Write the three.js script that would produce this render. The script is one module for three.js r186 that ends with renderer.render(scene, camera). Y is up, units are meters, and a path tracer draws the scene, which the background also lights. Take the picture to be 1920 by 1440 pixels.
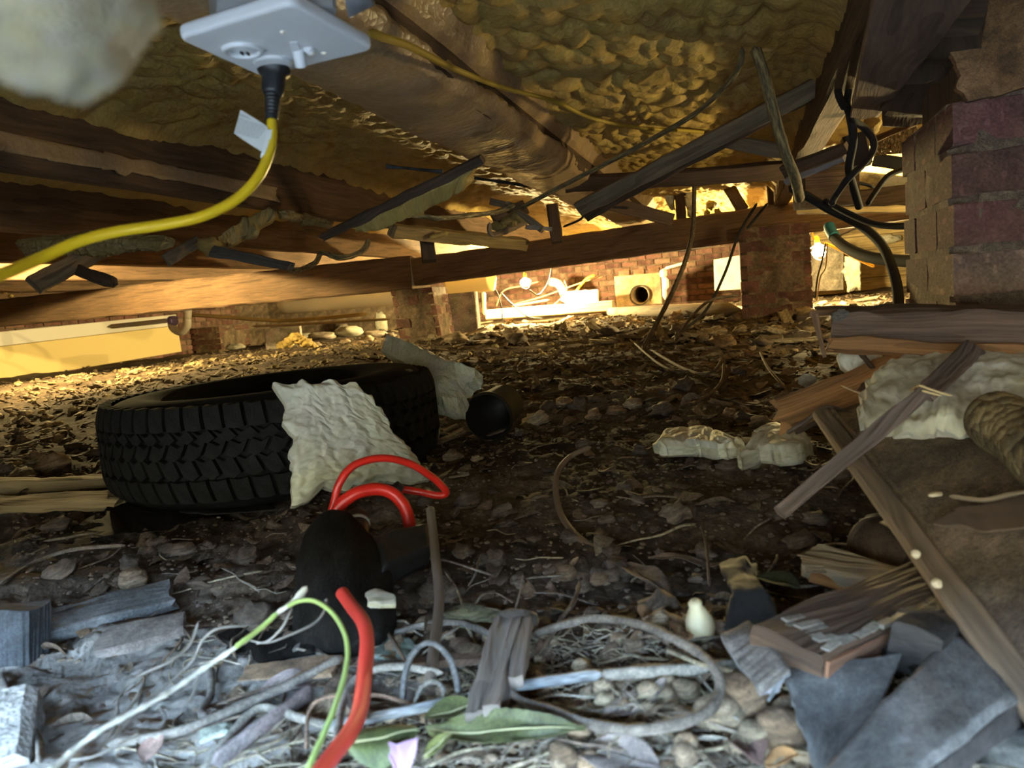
import * as THREE from 'three';
import { mergeGeometries, toCreasedNormals, mergeVertices } from 'three/addons/utils/BufferGeometryUtils.js';
import { RectAreaLightUniformsLib } from 'three/addons/lights/RectAreaLightUniformsLib.js';
RectAreaLightUniformsLib.init();

// ---------------------------------------------------------------- camera, sky, exposure
const scene = new THREE.Scene();
const W = 1920, H = 1440, FPX = 1346, RAD = Math.PI / 180;
const camera = new THREE.PerspectiveCamera(2 * Math.atan(H / 2 / FPX) / RAD, W / H, 0.02, 200);
camera.rotation.order = 'YXZ';
camera.rotation.set(-6.6 * RAD, 18 * RAD, -5 * RAD);
camera.position.set(0, 0.30, 0);
camera.focus = 1.7;
camera.userData.fStop = 8;
camera.updateMatrixWorld(true);
const renderer = new THREE.WebGLRenderer({ antialias: true });
renderer.toneMapping = THREE.LinearToneMapping;
renderer.toneMappingExposure = 2.2;
renderer.shadowMap.enabled = true;
const SKY = new THREE.Color(0.47, 0.71, 1.0);          // even, overcast daylight outside the access opening
scene.background = SKY;
scene.backgroundIntensity = 62;
const BULB = { a: 30, b: 17, c: 10, d: 1.15 };                    // candela of the four work bulbs
const WARM = new THREE.Color(1.0, 0.77, 0.33);

// ---------------------------------------------------------------- helpers
const V = (x, y, z) => new THREE.Vector3(x, y, z);
function rng(seed) { let s = seed >>> 0; return () => { s = (s + 0x6d2b79f5) | 0; let t = Math.imul(s ^ (s >>> 15), 1 | s); t = (t + Math.imul(t ^ (t >>> 7), 61 | t)) ^ t; return ((t ^ (t >>> 14)) >>> 0) / 4294967296; }; }
const R = rng(7);
const rr = (a, b, r = R) => a + (b - a) * r();
const clamp = (x, a, b) => Math.min(b, Math.max(a, x));
const sstep = (a, b, x) => { const t = clamp((x - a) / (b - a), 0, 1); return t * t * (3 - 2 * t); };
const lerp = (a, b, t) => a + (b - a) * t;
function hash3(x, y, z) { let h = Math.imul(x, 374761393) ^ Math.imul(y, 668265263) ^ Math.imul(z, 2147483647 ^ 0x5bd1e995); h = Math.imul(h ^ (h >>> 13), 1274126177); return ((h ^ (h >>> 16)) >>> 0) / 4294967296; }
function vnoise(x, y, z = 0) {                            // value noise, -1..1
  const xi = Math.floor(x), yi = Math.floor(y), zi = Math.floor(z), f = (t) => t * t * t * (t * (t * 6 - 15) + 10);
  const u = f(x - xi), v = f(y - yi), w = f(z - zi);
  const c = (i, j, k) => hash3(xi + i, yi + j, zi + k);
  return 2 * lerp(lerp(lerp(c(0, 0, 0), c(1, 0, 0), u), lerp(c(0, 1, 0), c(1, 1, 0), u), v), lerp(lerp(c(0, 0, 1), c(1, 0, 1), u), lerp(c(0, 1, 1), c(1, 1, 1), u), v), w) - 1;
}
const fbm = (x, y, z = 0, n = 4) => { let s = 0, a = 0.5; for (let i = 0; i < n; i++) { s += a * vnoise(x, y, z); x = x * 2.03 + 7.1; y = y * 2.03 + 3.7; z = z * 2.03 + 1.3; a *= 0.5; } return s; };
function worley(x, y, per = 0) {                          // distance to the nearest cell point, and to the second
  const xi = Math.floor(x), yi = Math.floor(y); let a = 9, b = 9;
  for (let i = -1; i < 2; i++) for (let j = -1; j < 2; j++) {
    let cx = xi + i, cy = yi + j; const hx = per ? ((cx % per) + per) % per : cx, hy = per ? ((cy % per) + per) % per : cy;
    const d = (cx + hash3(hx, hy, 11) - x) ** 2 + (cy + hash3(hx, hy, 23) - y) ** 2;
    if (d < a) { b = a; a = d; } else if (d < b) b = d;
  }
  return [Math.sqrt(a), Math.sqrt(b)];
}
// a pixel of the 1920x1440 picture as a ray, and where it meets a depth, a plane or the ground
const ray = (px, py) => V((px - W / 2) / FPX, (H / 2 - py) / FPX, -1).applyQuaternion(camera.quaternion);
const EYE = camera.position;
const at = (px, py, d) => ray(px, py).multiplyScalar(d).add(EYE);
const onX = (px, py, x) => { const d = ray(px, py); return d.multiplyScalar((x - EYE.x) / d.x).add(EYE); };
const onY = (px, py, y) => { const d = ray(px, py); return d.multiplyScalar((y - EYE.y) / d.y).add(EYE); };
const onZ = (px, py, z) => { const d = ray(px, py); return d.multiplyScalar((z - EYE.z) / d.z).add(EYE); };
function groundBase(x, z) {
  let y = 0.055 * sstep(-1.8, -4.6, z) - 0.025 * Math.exp(-((x + 0.9) ** 2 + (z + 1.2) ** 2) / 0.5);
  y += 0.03 * vnoise(x * 1.1 + 5, z * 1.1) * sstep(0.5, 2.2, Math.hypot(x, z));
  y -= 0.09 * sstep(-3.5, -6.5, x);
  return y;
}
function groundY(x, z) {
  const d = Math.hypot(x, z);
  let y = groundBase(x, z) + 0.012 * vnoise(x * 4, z * 4, 3) + 0.008 * vnoise(x * 11, z * 11, 9);
  const [a] = worley(x * 16 + 2 * vnoise(x * 3, z * 3), z * 16);
  y += 0.008 * (0.6 - a) * (0.5 + 0.5 * vnoise(x * 2.3, z * 2.3, 4));
  if (d < 4) y += 0.004 * vnoise(x * 37, z * 37, 5) + 0.002 * vnoise(x * 90, z * 90, 6);
  return y;
}
function gd(px, py, lift = 0) {                           // ground under a pixel
  const d = ray(px, py); let t = 0.2;
  for (let i = 0; i < 4000; i++) { const x = EYE.x + d.x * t, y = EYE.y + d.y * t, z = EYE.z + d.z * t; if (y <= groundY(x, z) + lift) break; t += 0.002 + t * 0.001; }
  return d.multiplyScalar(t).add(EYE);
}

// ---------------------------------------------------------------- textures (grey or coloured grain; size in metres set by uv)
function tex(n, fn, colour = true, rep = 1) {             // fn(u, v) in 0..1 tiled -> [r,g,b] or grey 0..1
  const d = new Uint8Array(n * n * 4);
  for (let j = 0; j < n; j++) for (let i = 0; i < n; i++) {
    let c = fn(i / n, j / n); if (typeof c === 'number') c = [c, c, c];
    const k = (j * n + i) * 4; for (let q = 0; q < 3; q++) d[k + q] = clamp(c[q], 0, 1) * 255; d[k + 3] = 255;
  }
  const t = new THREE.DataTexture(d, n, n); t.wrapS = t.wrapT = THREE.RepeatWrapping; t.magFilter = THREE.LinearFilter; t.minFilter = THREE.LinearMipmapLinearFilter;
  if (colour) t.colorSpace = THREE.SRGBColorSpace; t.repeat.set(rep, rep); t.needsUpdate = true; return t;
}
function pn(u, v, f, s = 0, fy = f) {                     // tiling value noise -1..1 with f (fy) cells per tile
  const x = u * f, y = v * fy, xi = Math.floor(x), yi = Math.floor(y), k = (t) => t * t * (3 - 2 * t), a = k(x - xi), b = k(y - yi);
  const c = (i, j) => hash3((xi + i) % f, (yi + j) % fy, s);
  return 2 * lerp(lerp(c(0, 0), c(1, 0), a), lerp(c(0, 1), c(1, 1), a), b) - 1;
}
const pf = (u, v, f, s = 0) => 0.5 * pn(u, v, f, s) + 0.25 * pn(u, v, f * 2, s + 1) + 0.13 * pn(u, v, f * 4, s + 2) + 0.07 * pn(u, v, f * 8, s + 3);
const T = {
  dirt: tex(512, (u, v) => { const n = pf(u, v, 6, 1), g = pn(u, v, 128, 5), s = pn(u, v, 60, 8) > 0.72 ? 0.22 : 0; const b = 0.74 + 0.28 * n + 0.10 * g + s; return [b, b * 0.985, b * 0.96]; }),
  dirtB: tex(512, (u, v) => 0.5 + 0.35 * pf(u, v, 16, 3) + 0.25 * pf(u, v, 64, 4), false),
  foam: tex(512, (u, v) => { const b = 0.88 + 0.12 * pf(u, v, 5, 21) + 0.05 * pn(u, v, 90, 4); return [b, b * (0.99 + 0.01 * pn(u, v, 9, 2)), b * (0.95 + 0.06 * pn(u, v, 7, 3))]; }),
  foamB: tex(512, (u, v) => { const q = 16, [a, b] = worley((u + 0.012 * pn(u, v, 12, 3)) * q, (v + 0.012 * pn(u, v, 12, 4)) * q, q); return clamp(0.9 - a * a * 0.9 + 0.12 * (b - a) + 0.06 * pn(u, v, 64, 9), 0, 1); }, false),
  wood: tex(512, (u, v) => { const w = v + 0.02 * pn(u, v, 3, 31, 8); const g = pn(u, w, 4, 33, 64) * 0.5 + pn(u, w, 6, 34, 160) * 0.35 + pn(u, w, 16, 35, 256) * 0.25, c = pn(u, w, 3, 37, 24) > 0.62 ? -0.12 : 0; const b = 0.78 + 0.17 * g + c + 0.10 * pf(u, v, 3, 36); return [b, b * (0.985 - 0.02 * g), b * (0.96 - 0.03 * g)]; }),
  woodB: tex(512, (u, v) => { const w = v + 0.02 * pn(u, v, 3, 31, 8); return 0.5 + 0.25 * pn(u, w, 4, 33, 64) + 0.25 * pn(u, w, 6, 34, 160) + 0.15 * pn(u, w, 16, 35, 256); }, false),
  brick: tex(512, (u, v) => { const b = 0.78 + 0.3 * pf(u, v, 5, 41) + 0.10 * pn(u, v, 100, 44) + (pn(u, v, 34, 46) > 0.7 ? 0.18 : 0); return [b, b * (0.96 + 0.05 * pn(u, v, 6, 47)), b * 0.95]; }),
  brickB: tex(512, (u, v) => 0.5 + 0.3 * pf(u, v, 20, 51) + 0.2 * pn(u, v, 128, 52), false),
  dust: tex(512, (u, v) => { const n = pf(u, v, 6, 61) + 0.5 * pf(u, v, 32, 63); const b = 0.72 + 0.32 * n + 0.10 * pn(u, v, 170, 64) + (pn(u, v, 240, 65) > 0.8 ? 0.16 : 0); return [b, b * 0.98, b * 0.95]; }),
  bark: tex(512, (u, v) => 0.72 + 0.25 * pn(u, v, 8, 71, 40) + 0.15 * pn(u, v, 24, 72, 90), true),
};
function mat(color, o = {}) {
  const { map, bump, bs, ...rest } = o; const m = new THREE.MeshStandardMaterial({ color, roughness: 0.9, side: THREE.DoubleSide, ...rest });
  if (map) m.map = map; if (bump) { m.bumpMap = bump; m.bumpScale = bs ?? 0.003; } return m;
}
const matte = (color, o = {}) => new THREE.MeshPhysicalMaterial({ color, roughness: 0.85, specularIntensity: 0.3, map: T_dust, bumpMap: T_brickB, bumpScale: 0.001, side: THREE.DoubleSide, ...o });
const lin = (r, g, b) => new THREE.Color().setRGB(r, g, b);
function sc(t, s) { const c = t.clone(); c.repeat.set(s, s); c.needsUpdate = true; return c; }
const T_foam3 = sc(T.foam, 3), T_foamB3 = sc(T.foamB, 4.5), T_dirt2 = sc(T.dirt, 1.4), T_dirtB4 = sc(T.dirtB, 4), T_wood = sc(T.wood, 2.2), T_woodB = sc(T.woodB, 2.2), T_brick = sc(T.brick, 3), T_brickB = sc(T.brickB, 4), T_dust = sc(T.dust, 4), T_bark = sc(T.bark, 6);
const woodM = (c, o = {}) => mat(c, { map: T_wood, bump: T_woodB, bs: 0.0013, ...o });
const M = {
  dirt: new THREE.MeshPhysicalMaterial({ color: lin(0.14, 0.11, 0.087), map: T_dirt2, bumpMap: T_dirtB4, bumpScale: 0.003, vertexColors: true, roughness: 1, specularIntensity: 0.25, side: THREE.DoubleSide }),
  foam: mat(lin(0.66, 0.47, 0.145), { map: T_foam3, bump: T_foamB3, bs: 0.002, roughness: 0.75 }),
  foamPale: mat(lin(0.66, 0.64, 0.52), { map: T_foam3, bump: T_foamB3, bs: 0.0025, roughness: 0.75 }),
  foamBatt: mat(lin(0.72, 0.70, 0.60), { map: T_foam3, bump: T_foamB3, bs: 0.004, roughness: 0.85 }),
  foamJoist: mat(lin(0.50, 0.36, 0.22), { map: T_foam3, bump: T_foamB3, bs: 0.0015, roughness: 0.38 }),
  oldWood: woodM(lin(0.20, 0.12, 0.065)),
  darkWood: woodM(lin(0.145, 0.09, 0.053)),
  girder: woodM(lin(0.24, 0.15, 0.085)),
  greyWood: woodM(lin(0.36, 0.28, 0.17)),
  paleWood: woodM(lin(0.42, 0.30, 0.17)),
  orangeWood: woodM(lin(0.50, 0.24, 0.085)),
  yellowWood: woodM(lin(0.62, 0.46, 0.20)),
  mortar: mat(lin(0.37, 0.275, 0.185), { map: T_dust, bump: T_brickB, bs: 0.004 }),
  cmu: mat(lin(0.48, 0.44, 0.36), { map: T_brick, bump: T_brickB, bs: 0.002 }),
  pvc: mat(lin(0.78, 0.74, 0.64), { roughness: 0.4 }),
  black: mat(lin(0.012, 0.012, 0.013), { roughness: 0.5 }),
  blackDusty: matte(lin(0.022, 0.02, 0.018)),
  rubber: matte(lin(0.017, 0.0165, 0.016)),
};
const brickMats = [[0.27, 0.145, 0.105], [0.32, 0.185, 0.13], [0.235, 0.12, 0.092], [0.36, 0.23, 0.165], [0.25, 0.13, 0.098]].map((c) => mat(lin(...c), { map: T_brick, bump: T_brickB, bs: 0.003 }));

// ---------------------------------------------------------------- names, groups
const used = {};
function numbered(n) { const k = used[n] = (used[n] ?? -1) + 1; return k ? `${n}_${String(k).padStart(3, '0')}` : n; }
function tag(o, label, category, group, kind) {
  if (label) o.userData.label = label; if (category) o.userData.category = category; if (group) o.userData.group = group; if (kind) o.userData.kind = kind; return o;
}
const pend = [];
function thing(name, label, category, group) { const g = new THREE.Group(); g.name = numbered(name); tag(g, label, category, group); scene.add(g); pend.push(g); return g; }
const partCount = new WeakMap();
function obj(name, geo, m, parent) {                      // geometry in world axes; things are re-based at the end of the script
  const o = new THREE.Mesh(Array.isArray(geo) ? mergeGeometries(geo.map((g) => { const q = g.index ? g.toNonIndexed() : g; for (const k of Object.keys(q.attributes)) if (!['position', 'normal', 'uv'].includes(k)) q.deleteAttribute(k); return q; })) : geo, m);
  o.castShadow = o.receiveShadow = true;
  if (parent) { o.name = numbered(name); parent.add(o); } else { o.name = numbered(name); scene.add(o); pend.push(o); }
  return o;
}
function one(name, geo, m, label, category, group) { return tag(obj(name, geo, m), label, category, group); }
function struct(name, geo, m, parent) { const o = obj(name, geo, m, parent); if (!parent) o.userData.kind = 'structure'; return o; }
function rebase(o) {                                      // move a thing's origin to the middle of its base
  const b = new THREE.Box3().setFromObject(o, true), c = V((b.min.x + b.max.x) / 2, b.min.y, (b.min.z + b.max.z) / 2);
  if (o.isMesh) { o.geometry.translate(-c.x, -c.y, -c.z); o.position.copy(c); o.children.forEach((k) => k.position.sub(c)); }
  else { o.children.forEach((k) => k.position.sub(c)); o.position.copy(c); }
}

// ---------------------------------------------------------------- shapes
function grid(nu, nv, f, uv, closeU = false) {            // a surface of (nu+1) x (nv+1) points
  const p = [], t = [], ix = [];
  for (let j = 0; j <= nv; j++) for (let i = 0; i <= nu; i++) { const q = f(i / nu, j / nv); p.push(q.x, q.y, q.z); const w = uv(i / nu, j / nv, q); t.push(w[0], w[1]); }
  for (let j = 0; j < nv; j++) for (let i = 0; i < nu; i++) { const a = j * (nu + 1) + i, b = a + 1, c = a + nu + 1, d = c + 1; ix.push(a, b, d, a, d, c); }
  const g = new THREE.BufferGeometry(); g.setAttribute('position', new THREE.Float32BufferAttribute(p, 3)); g.setAttribute('uv', new THREE.Float32BufferAttribute(t, 2)); g.setIndex(ix); g.computeVertexNormals(); return g;
}
// a sawn or broken board from a to b: w across, t thick, 'up' fixes which way the wide face looks; jag breaks the ends; rough wears the faces; bow sags it
function board(a, b, w, t, o = {}) {
  const { up = V(0, 1, 0), jagA = 0, jagB = 0, rough = 0.0015, n = 14, taper = 1, bow = 0, chamfer = Math.min(w, t) * 0.10, seed = 1, scallop = 0, twist = 0 } = o;
  const L = a.distanceTo(b), ax = b.clone().sub(a).normalize(), side = ax.clone().cross(up).normalize(), nn = side.clone().cross(ax).normalize();
  const ring = [], hw = w / 2, ht = t / 2, c = chamfer, k = w > t * 2.2 ? 4 : 2;
  const edge = (x0, y0, x1, y1, m) => { for (let i = 0; i < m; i++) ring.push([lerp(x0, x1, i / m), lerp(y0, y1, i / m)]); };
  edge(-hw + c, ht, hw - c, ht, k); edge(hw - c, ht, hw, ht - c, 1); edge(hw, ht - c, hw, -ht + c, 2); edge(hw, -ht + c, hw - c, -ht, 1);
  edge(hw - c, -ht, -hw + c, -ht, k); edge(-hw + c, -ht, -hw, -ht + c, 1); edge(-hw, -ht + c, -hw, ht - c, 2); edge(-hw, ht - c, -hw + c, ht, 1);
  const m = ring.length; let per = [0]; for (let i = 1; i <= m; i++) per.push(per[i - 1] + Math.hypot(ring[i % m][0] - ring[i - 1][0], ring[i % m][1] - ring[i - 1][1]));
  const P = (s, i) => {
    const [x0, y0] = ring[i % m], sc0 = lerp(1, taper, s); let x = x0 * sc0, y = y0;
    if (scallop) x += scallop * (Math.sign(x0)) * (Math.abs(x0) > hw * 0.6 ? 1 : 0.3) * fbm(s * L * 30 + seed * 9, Math.sign(x0) * 4, seed, 3);
    let z = s * L;
    const j = fbm(x0 * 60 + seed * 5, y0 * 60, seed * 2.3, 3) * 2;
    if (s < 1e-6) z += jagA * j; else if (s > 1 - 1e-6) z += jagB * j;
    const nz = rough * fbm(z * 14 + seed * 17, x0 * 40, y0 * 40, 3) * 2; x += nz * Math.sign(x0); y += nz * Math.sign(y0) + bow * 4 * s * (1 - s);
    if (twist) { const q = twist * s, cx = x * Math.cos(q) - y * Math.sin(q); y = x * Math.sin(q) + y * Math.cos(q); x = cx; }
    return a.clone().addScaledVector(ax, z).addScaledVector(side, x).addScaledVector(nn, y);
  };
  const body = grid(m, n, (u, s) => P(s, Math.round(u * m)), (u, s) => [s * L + seed * 0.37, per[Math.round(u * m)] + seed * 0.113]);
  const cap = (s) => { const p = [], t2 = [], ix = []; let cen = V(0, 0, 0); for (let i = 0; i < m; i++) { const q = P(s, i); cen.add(q); p.push(q.x, q.y, q.z); t2.push(ring[i][0] * 0.3 + seed, ring[i][1]); } cen.multiplyScalar(1 / m); p.push(cen.x, cen.y, cen.z); t2.push(seed, 0); for (let i = 0; i < m; i++) s ? ix.push(i, (i + 1) % m, m) : ix.push((i + 1) % m, i, m); const g = new THREE.BufferGeometry(); g.setAttribute('position', new THREE.Float32BufferAttribute(p, 3)); g.setAttribute('uv', new THREE.Float32BufferAttribute(t2, 2)); g.setIndex(ix); g.computeVertexNormals(); return g.toNonIndexed(); };
  const all = mergeGeometries([body.toNonIndexed(), cap(0), cap(1)]); all.deleteAttribute('normal');
  return toCreasedNormals(all, 0.5);
}
// a round bar, cable, root or twig along points; r a number or r(s)
function tube(pts, r, o = {}) {
  const { n = Math.max(8, pts.length * 8), m = 8, knob = 0, seed = 1, flat = 1, closed = false, tension = 0.5 } = o;
  const cv = new THREE.CatmullRomCurve3(pts, closed, 'catmullrom', tension), fr = cv.computeFrenetFrames(n, closed), L = cv.getLength(), rf = typeof r === 'number' ? () => r : r;
  const pos = []; for (let j = 0; j <= n; j++) pos.push(cv.getPointAt(j / n));
  const f = (u, s) => {
    const j = Math.round(s * n), an = u * Math.PI * 2, e = s < 1e-6 || s > 1 - 1e-6 ? 0.001 : 1;
    const rad = rf(s) * e * (1 + knob * fbm(s * L * 60 + seed * 31, Math.cos(an) * 1.3 + seed, Math.sin(an) * 1.3, 3) * 2);
    return pos[j].clone().addScaledVector(fr.normals[j], Math.cos(an) * rad).addScaledVector(fr.binormals[j], Math.sin(an) * rad * flat);
  };
  const g = grid(m, n, f, (u, s) => [s * L, u * 6.28 * rf(0.5) + seed * 0.1]);
  // close the ends with a short round cap
  const p = g.attributes.position; const nv = m + 1; for (const [row, nb] of [[0, 1], [n, n - 1]]) for (let i = 0; i < nv; i++) { const d = pos[row].clone().sub(pos[nb]).normalize().multiplyScalar(rf(row ? 1 : 0) * 0.25); const k = row * nv + i; p.setXYZ(k, p.getX(k) + d.x, p.getY(k) + d.y, p.getZ(k) + d.z); }
  g.computeVertexNormals(); return weldSeam(g, m, n);
}
function weldSeam(g, m, n) { const N = g.attributes.normal, nv = m + 1; for (let j = 0; j <= n; j++) { const a = j * nv, b = a + m, v = V(N.getX(a) + N.getX(b), N.getY(a) + N.getY(b), N.getZ(a) + N.getZ(b)).normalize(); N.setXYZ(a, v.x, v.y, v.z); N.setXYZ(b, v.x, v.y, v.z); } return g; }
// a plate between four edges (lists of points); both faces, closed rim. relief(u,v) in metres along the normal
function plate(top, right, bottom, left, thick, o = {}) {
  const { n = 40, m = 40, relief = () => 0, back = () => 0, edge = 0, seed = 1, dir = null, dome = 0 } = o;
  const ev = (pts) => { const d = [0]; for (let i = 1; i < pts.length; i++) d.push(d[i - 1] + pts[i].distanceTo(pts[i - 1])); const L = d[d.length - 1]; return (t) => { let s = t * L, i = 1; while (i < d.length - 1 && d[i] < s) i++; const k = (s - d[i - 1]) / Math.max(1e-9, d[i] - d[i - 1]); return pts[i - 1].clone().lerp(pts[i], k); }; };
  const eT = ev(top), eB = ev(bottom), eL = ev(left), eR = ev(right);   // top, bottom left to right; left, right top to bottom
  const c00 = eT(0), c10 = eT(1), c01 = eB(0), c11 = eB(1);
  const nrm = dir ? dir.clone().normalize() : c10.clone().sub(c00).cross(c01.clone().sub(c00)).normalize().negate();
  const U = c00.distanceTo(c10), Vv = c00.distanceTo(c01);
  const mid = c00.clone().add(c10).add(c01).add(c11).multiplyScalar(0.25);
  const S = (u, v) => {
    const p = eT(u).multiplyScalar(1 - v).addScaledVector(eB(u), v).addScaledVector(eL(v), 1 - u).addScaledVector(eR(v), u);
    p.addScaledVector(c00, -(1 - u) * (1 - v)).addScaledVector(c10, -u * (1 - v)).addScaledVector(c01, -(1 - u) * v).addScaledVector(c11, -u * v);
    if (edge) { const q = Math.max(Math.abs(u - 0.5), Math.abs(v - 0.5)) * 2; const k = sstep(0.75, 1, q) * edge * fbm(p.x * 40 + seed, p.y * 40, p.z * 40, 3) * 2; p.addScaledVector(p.clone().sub(mid).normalize(), k); }
    return p;
  };
  const rim = (u, v) => { const q = Math.min(u, 1 - u, v * 1, 1 - v) / 0.06; return sstep(0, 1, q); };
  const fr = (u, v) => { const p = S(u, v); return p.addScaledVector(nrm, thick / 2 * (0.55 + 0.45 * rim(u, v)) + (relief(u * U, v * Vv) + dome * 4 * u * (1 - u) * 4 * v * (1 - v) * 0.25) * (0.3 + 0.7 * rim(u, v))); };
  const bk = (u, v) => { const p = S(u, v); return p.addScaledVector(nrm, -thick / 2 * (0.55 + 0.45 * rim(u, v)) - back(u * U, v * Vv) + dome * 4 * u * (1 - u) * v * (1 - v)); };
  const uv = (u, v) => [u * U + seed * 0.31, v * Vv + seed * 0.17];
  const A = grid(n, m, fr, uv), B = grid(n, m, (u, v) => bk(1 - u, v), (u, v) => uv(1 - u, v));
  const E = grid(2 * (n + m), 1, (s, t) => { const k = s * 2 * (n + m); let u, v; if (k <= n) { u = k / n; v = 0; } else if (k <= n + m) { u = 1; v = (k - n) / m; } else if (k <= 2 * n + m) { u = 1 - (k - n - m) / n; v = 1; } else { u = 0; v = 1 - (k - 2 * n - m) / m; } return t < 0.5 ? fr(u, v) : bk(u, v); }, (s, t) => [s * 2 * (U + Vv), t * thick]);
  return mergeGeometries([A, B, E]);
}
const foamRelief = (s, h, seed = 0) => (u, v) => { const x = u / s + 0.35 * vnoise(u / s, v / s, seed), y = v / s + 0.35 * vnoise(u / s + 9, v / s, seed + 3), [a] = worley(x + seed * 7, y); return h * (1 - 1.3 * a * a) + h * 0.5 * vnoise(u / s / 3, v / s / 3, seed); };
// a lump: stone, crumb
function lump(c, rx, ry, rz, o = {}) { const { det = 3, noise = 0.12, f = 2.2, seed = 1, turn = 0, m = null } = o; const g = mergeVertices(new THREE.IcosahedronGeometry(1, det).deleteAttribute('normal')), p = g.attributes.position; for (let i = 0; i < p.count; i++) { const v = V(p.getX(i), p.getY(i), p.getZ(i)); const k = 1 + noise * 2 * fbm(v.x * f + seed * 13, v.y * f, v.z * f, 3); v.multiplyScalar(k); p.setXYZ(i, v.x * rx, v.y * ry, v.z * rz); } if (m) g.applyMatrix4(m); else g.rotateY(turn); g.translate(c.x, c.y, c.z); g.computeVertexNormals(); return g; }
function box(a, b) { const g = new THREE.BoxGeometry(Math.abs(b.x - a.x), Math.abs(b.y - a.y), Math.abs(b.z - a.z)); g.translate((a.x + b.x) / 2, (a.y + b.y) / 2, (a.z + b.z) / 2); boxUV(g); return g; }
function boxUV(g) { const p = g.attributes.position, n = g.attributes.normal, t = g.attributes.uv; for (let i = 0; i < p.count; i++) { const ax = Math.abs(n.getX(i)), ay = Math.abs(n.getY(i)); if (ax > 0.7) t.setXY(i, p.getZ(i), p.getY(i)); else if (ay > 0.7) t.setXY(i, p.getX(i), p.getZ(i)); else t.setXY(i, p.getX(i), p.getY(i)); } return g; }
// a lathe about axis a->b: profile [[r, s]...] with s in metres from a
function lathe(a, dir, prof, seg = 28) { const g = new THREE.LatheGeometry(prof.map(([r, s]) => new THREE.Vector2(Math.max(r, 1e-4), s)), seg); g.applyQuaternion(new THREE.Quaternion().setFromUnitVectors(V(0, 1, 0), dir.clone().normalize())); g.translate(a.x, a.y, a.z); return g; }
const pxs = (list, f) => list.map(([x, y, ...r]) => f(x, y, ...r));

// ================================================================ THE SETTING
// ---- dirt floor, fine near the opening and coarser with distance
{
  const angs = []; const f0 = 18 * RAD;                  // heading of the view, measured from -z towards -x
  for (let a = -62; a <= 62; a += 0.24) angs.push(f0 + a * RAD);
  for (let a = 62 + 4; a < 298; a += 4) angs.push(f0 + a * RAD);
  angs.push(f0 + 298 * RAD);
  const rad = [0.02, 0.08, 0.14, 0.2, 0.24]; while (rad[rad.length - 1] < 14) { const r = rad[rad.length - 1]; rad.push(r + Math.max(0.0042, 0.0105 * r)); }
  const g = grid(angs.length - 1, rad.length - 1, (u, v) => {
    const a = angs[Math.round(u * (angs.length - 1))], r = rad[Math.round(v * (rad.length - 1))], x = -Math.sin(a) * r, z = -Math.cos(a) * r;
    return V(x, groundY(x, z), z);
  }, (u, v, p) => [p.x, p.z]);
  const p = g.attributes.position, c = new Float32Array(p.count * 3);
  for (let i = 0; i < p.count; i++) {                      // damp and dry patches of soil, grit
    const x = p.getX(i), z = p.getZ(i), n = fbm(x * 2.1, z * 2.1, 2, 4), m = vnoise(x * 60, z * 60, 8), k = 0.95 + 0.5 * n + 0.22 * m + (vnoise(x * 45, z * 45, 31) > 0.72 ? 0.5 : 0);
    const dry = clamp(0.5 + 1.1 * fbm(x * 3 + 9, z * 3, 6, 3), 0, 1);
    c[i * 3] = k * lerp(0.92, 1.12, dry); c[i * 3 + 1] = k * lerp(0.86, 1.15, dry); c[i * 3 + 2] = k * lerp(0.80, 1.18, dry);
  }
  g.setAttribute('color', new THREE.BufferAttribute(c, 3));
  const o = new THREE.Mesh(g, M.dirt); o.name = 'floor'; o.userData.kind = 'structure'; o.castShadow = o.receiveShadow = true; scene.add(o);
}
// ---- walls. Brick walls carry their bricks; boards carry their boards
const XL = -7.0, XR = 2.6, ZB = -9.6, DECK = 1.02;
function brickWall(name, a, b, y0, y1, inward, o = {}) {   // bricks as a thin leaf on a solid backing, along a -> b
  const g = new THREE.Group(); g.name = name; g.userData.kind = 'structure'; scene.add(g);
  const d = b.clone().sub(a), L = d.length(), dir = d.normalize(), th = o.thick ?? 0.2;
  const q = (s, y, t) => a.clone().addScaledVector(dir, s).addScaledVector(inward, t).setY(y);
  const boxOn = (s0, s1, ya, yb, t0, t1) => { const ge = new THREE.BoxGeometry(s1 - s0, yb - ya, Math.abs(t1 - t0)); boxUV(ge); const mid = q((s0 + s1) / 2, (ya + yb) / 2, (t0 + t1) / 2); ge.rotateY(Math.atan2(-dir.z, dir.x)); ge.translate(mid.x, mid.y, mid.z); return ge; };
  obj('mortar', boxOn(0, L, y0 - 0.15, y1, -th, 0), o.mortar ?? M.mortar, g);
  const bl = 0.2, bh = 0.062, st = 0.073, gl = o.bricks;
  if (gl) {
    const proto = []; for (let k = 0; k < 4; k++) { const w = board(V(-bl / 2, 0, 0), V(bl / 2, 0, 0), 0.03, bh, { up: V(0, 1, 0), rough: 0.002, n: 4, chamfer: 0.004, seed: k + 1 }); proto.push(w); }
    for (let y = y0 + bh / 2, c = 0; y + bh / 2 < y1; y += st, c++) for (let s = gl[0] + (c % 2 ? 0.105 : 0); s < gl[1]; s += 0.211) {
      const m = new THREE.Mesh(proto[Math.floor(R() * 4)], brickMats[Math.floor(R() * brickMats.length)]); m.name = numbered('brick'); m.castShadow = m.receiveShadow = true; m.position.copy(q(s, y, 0.004 + R() * 0.004)); m.rotation.y = Math.atan2(-dir.z, dir.x); g.add(m);
    }
  }
  return g;
}
brickWall('wall_back', V(XL - 0.2, 0, ZB), V(XR + 0.2, 0, ZB), -0.05, 1.2, V(0, 0, 1), { bricks: [3.0, 7.6] });
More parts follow.
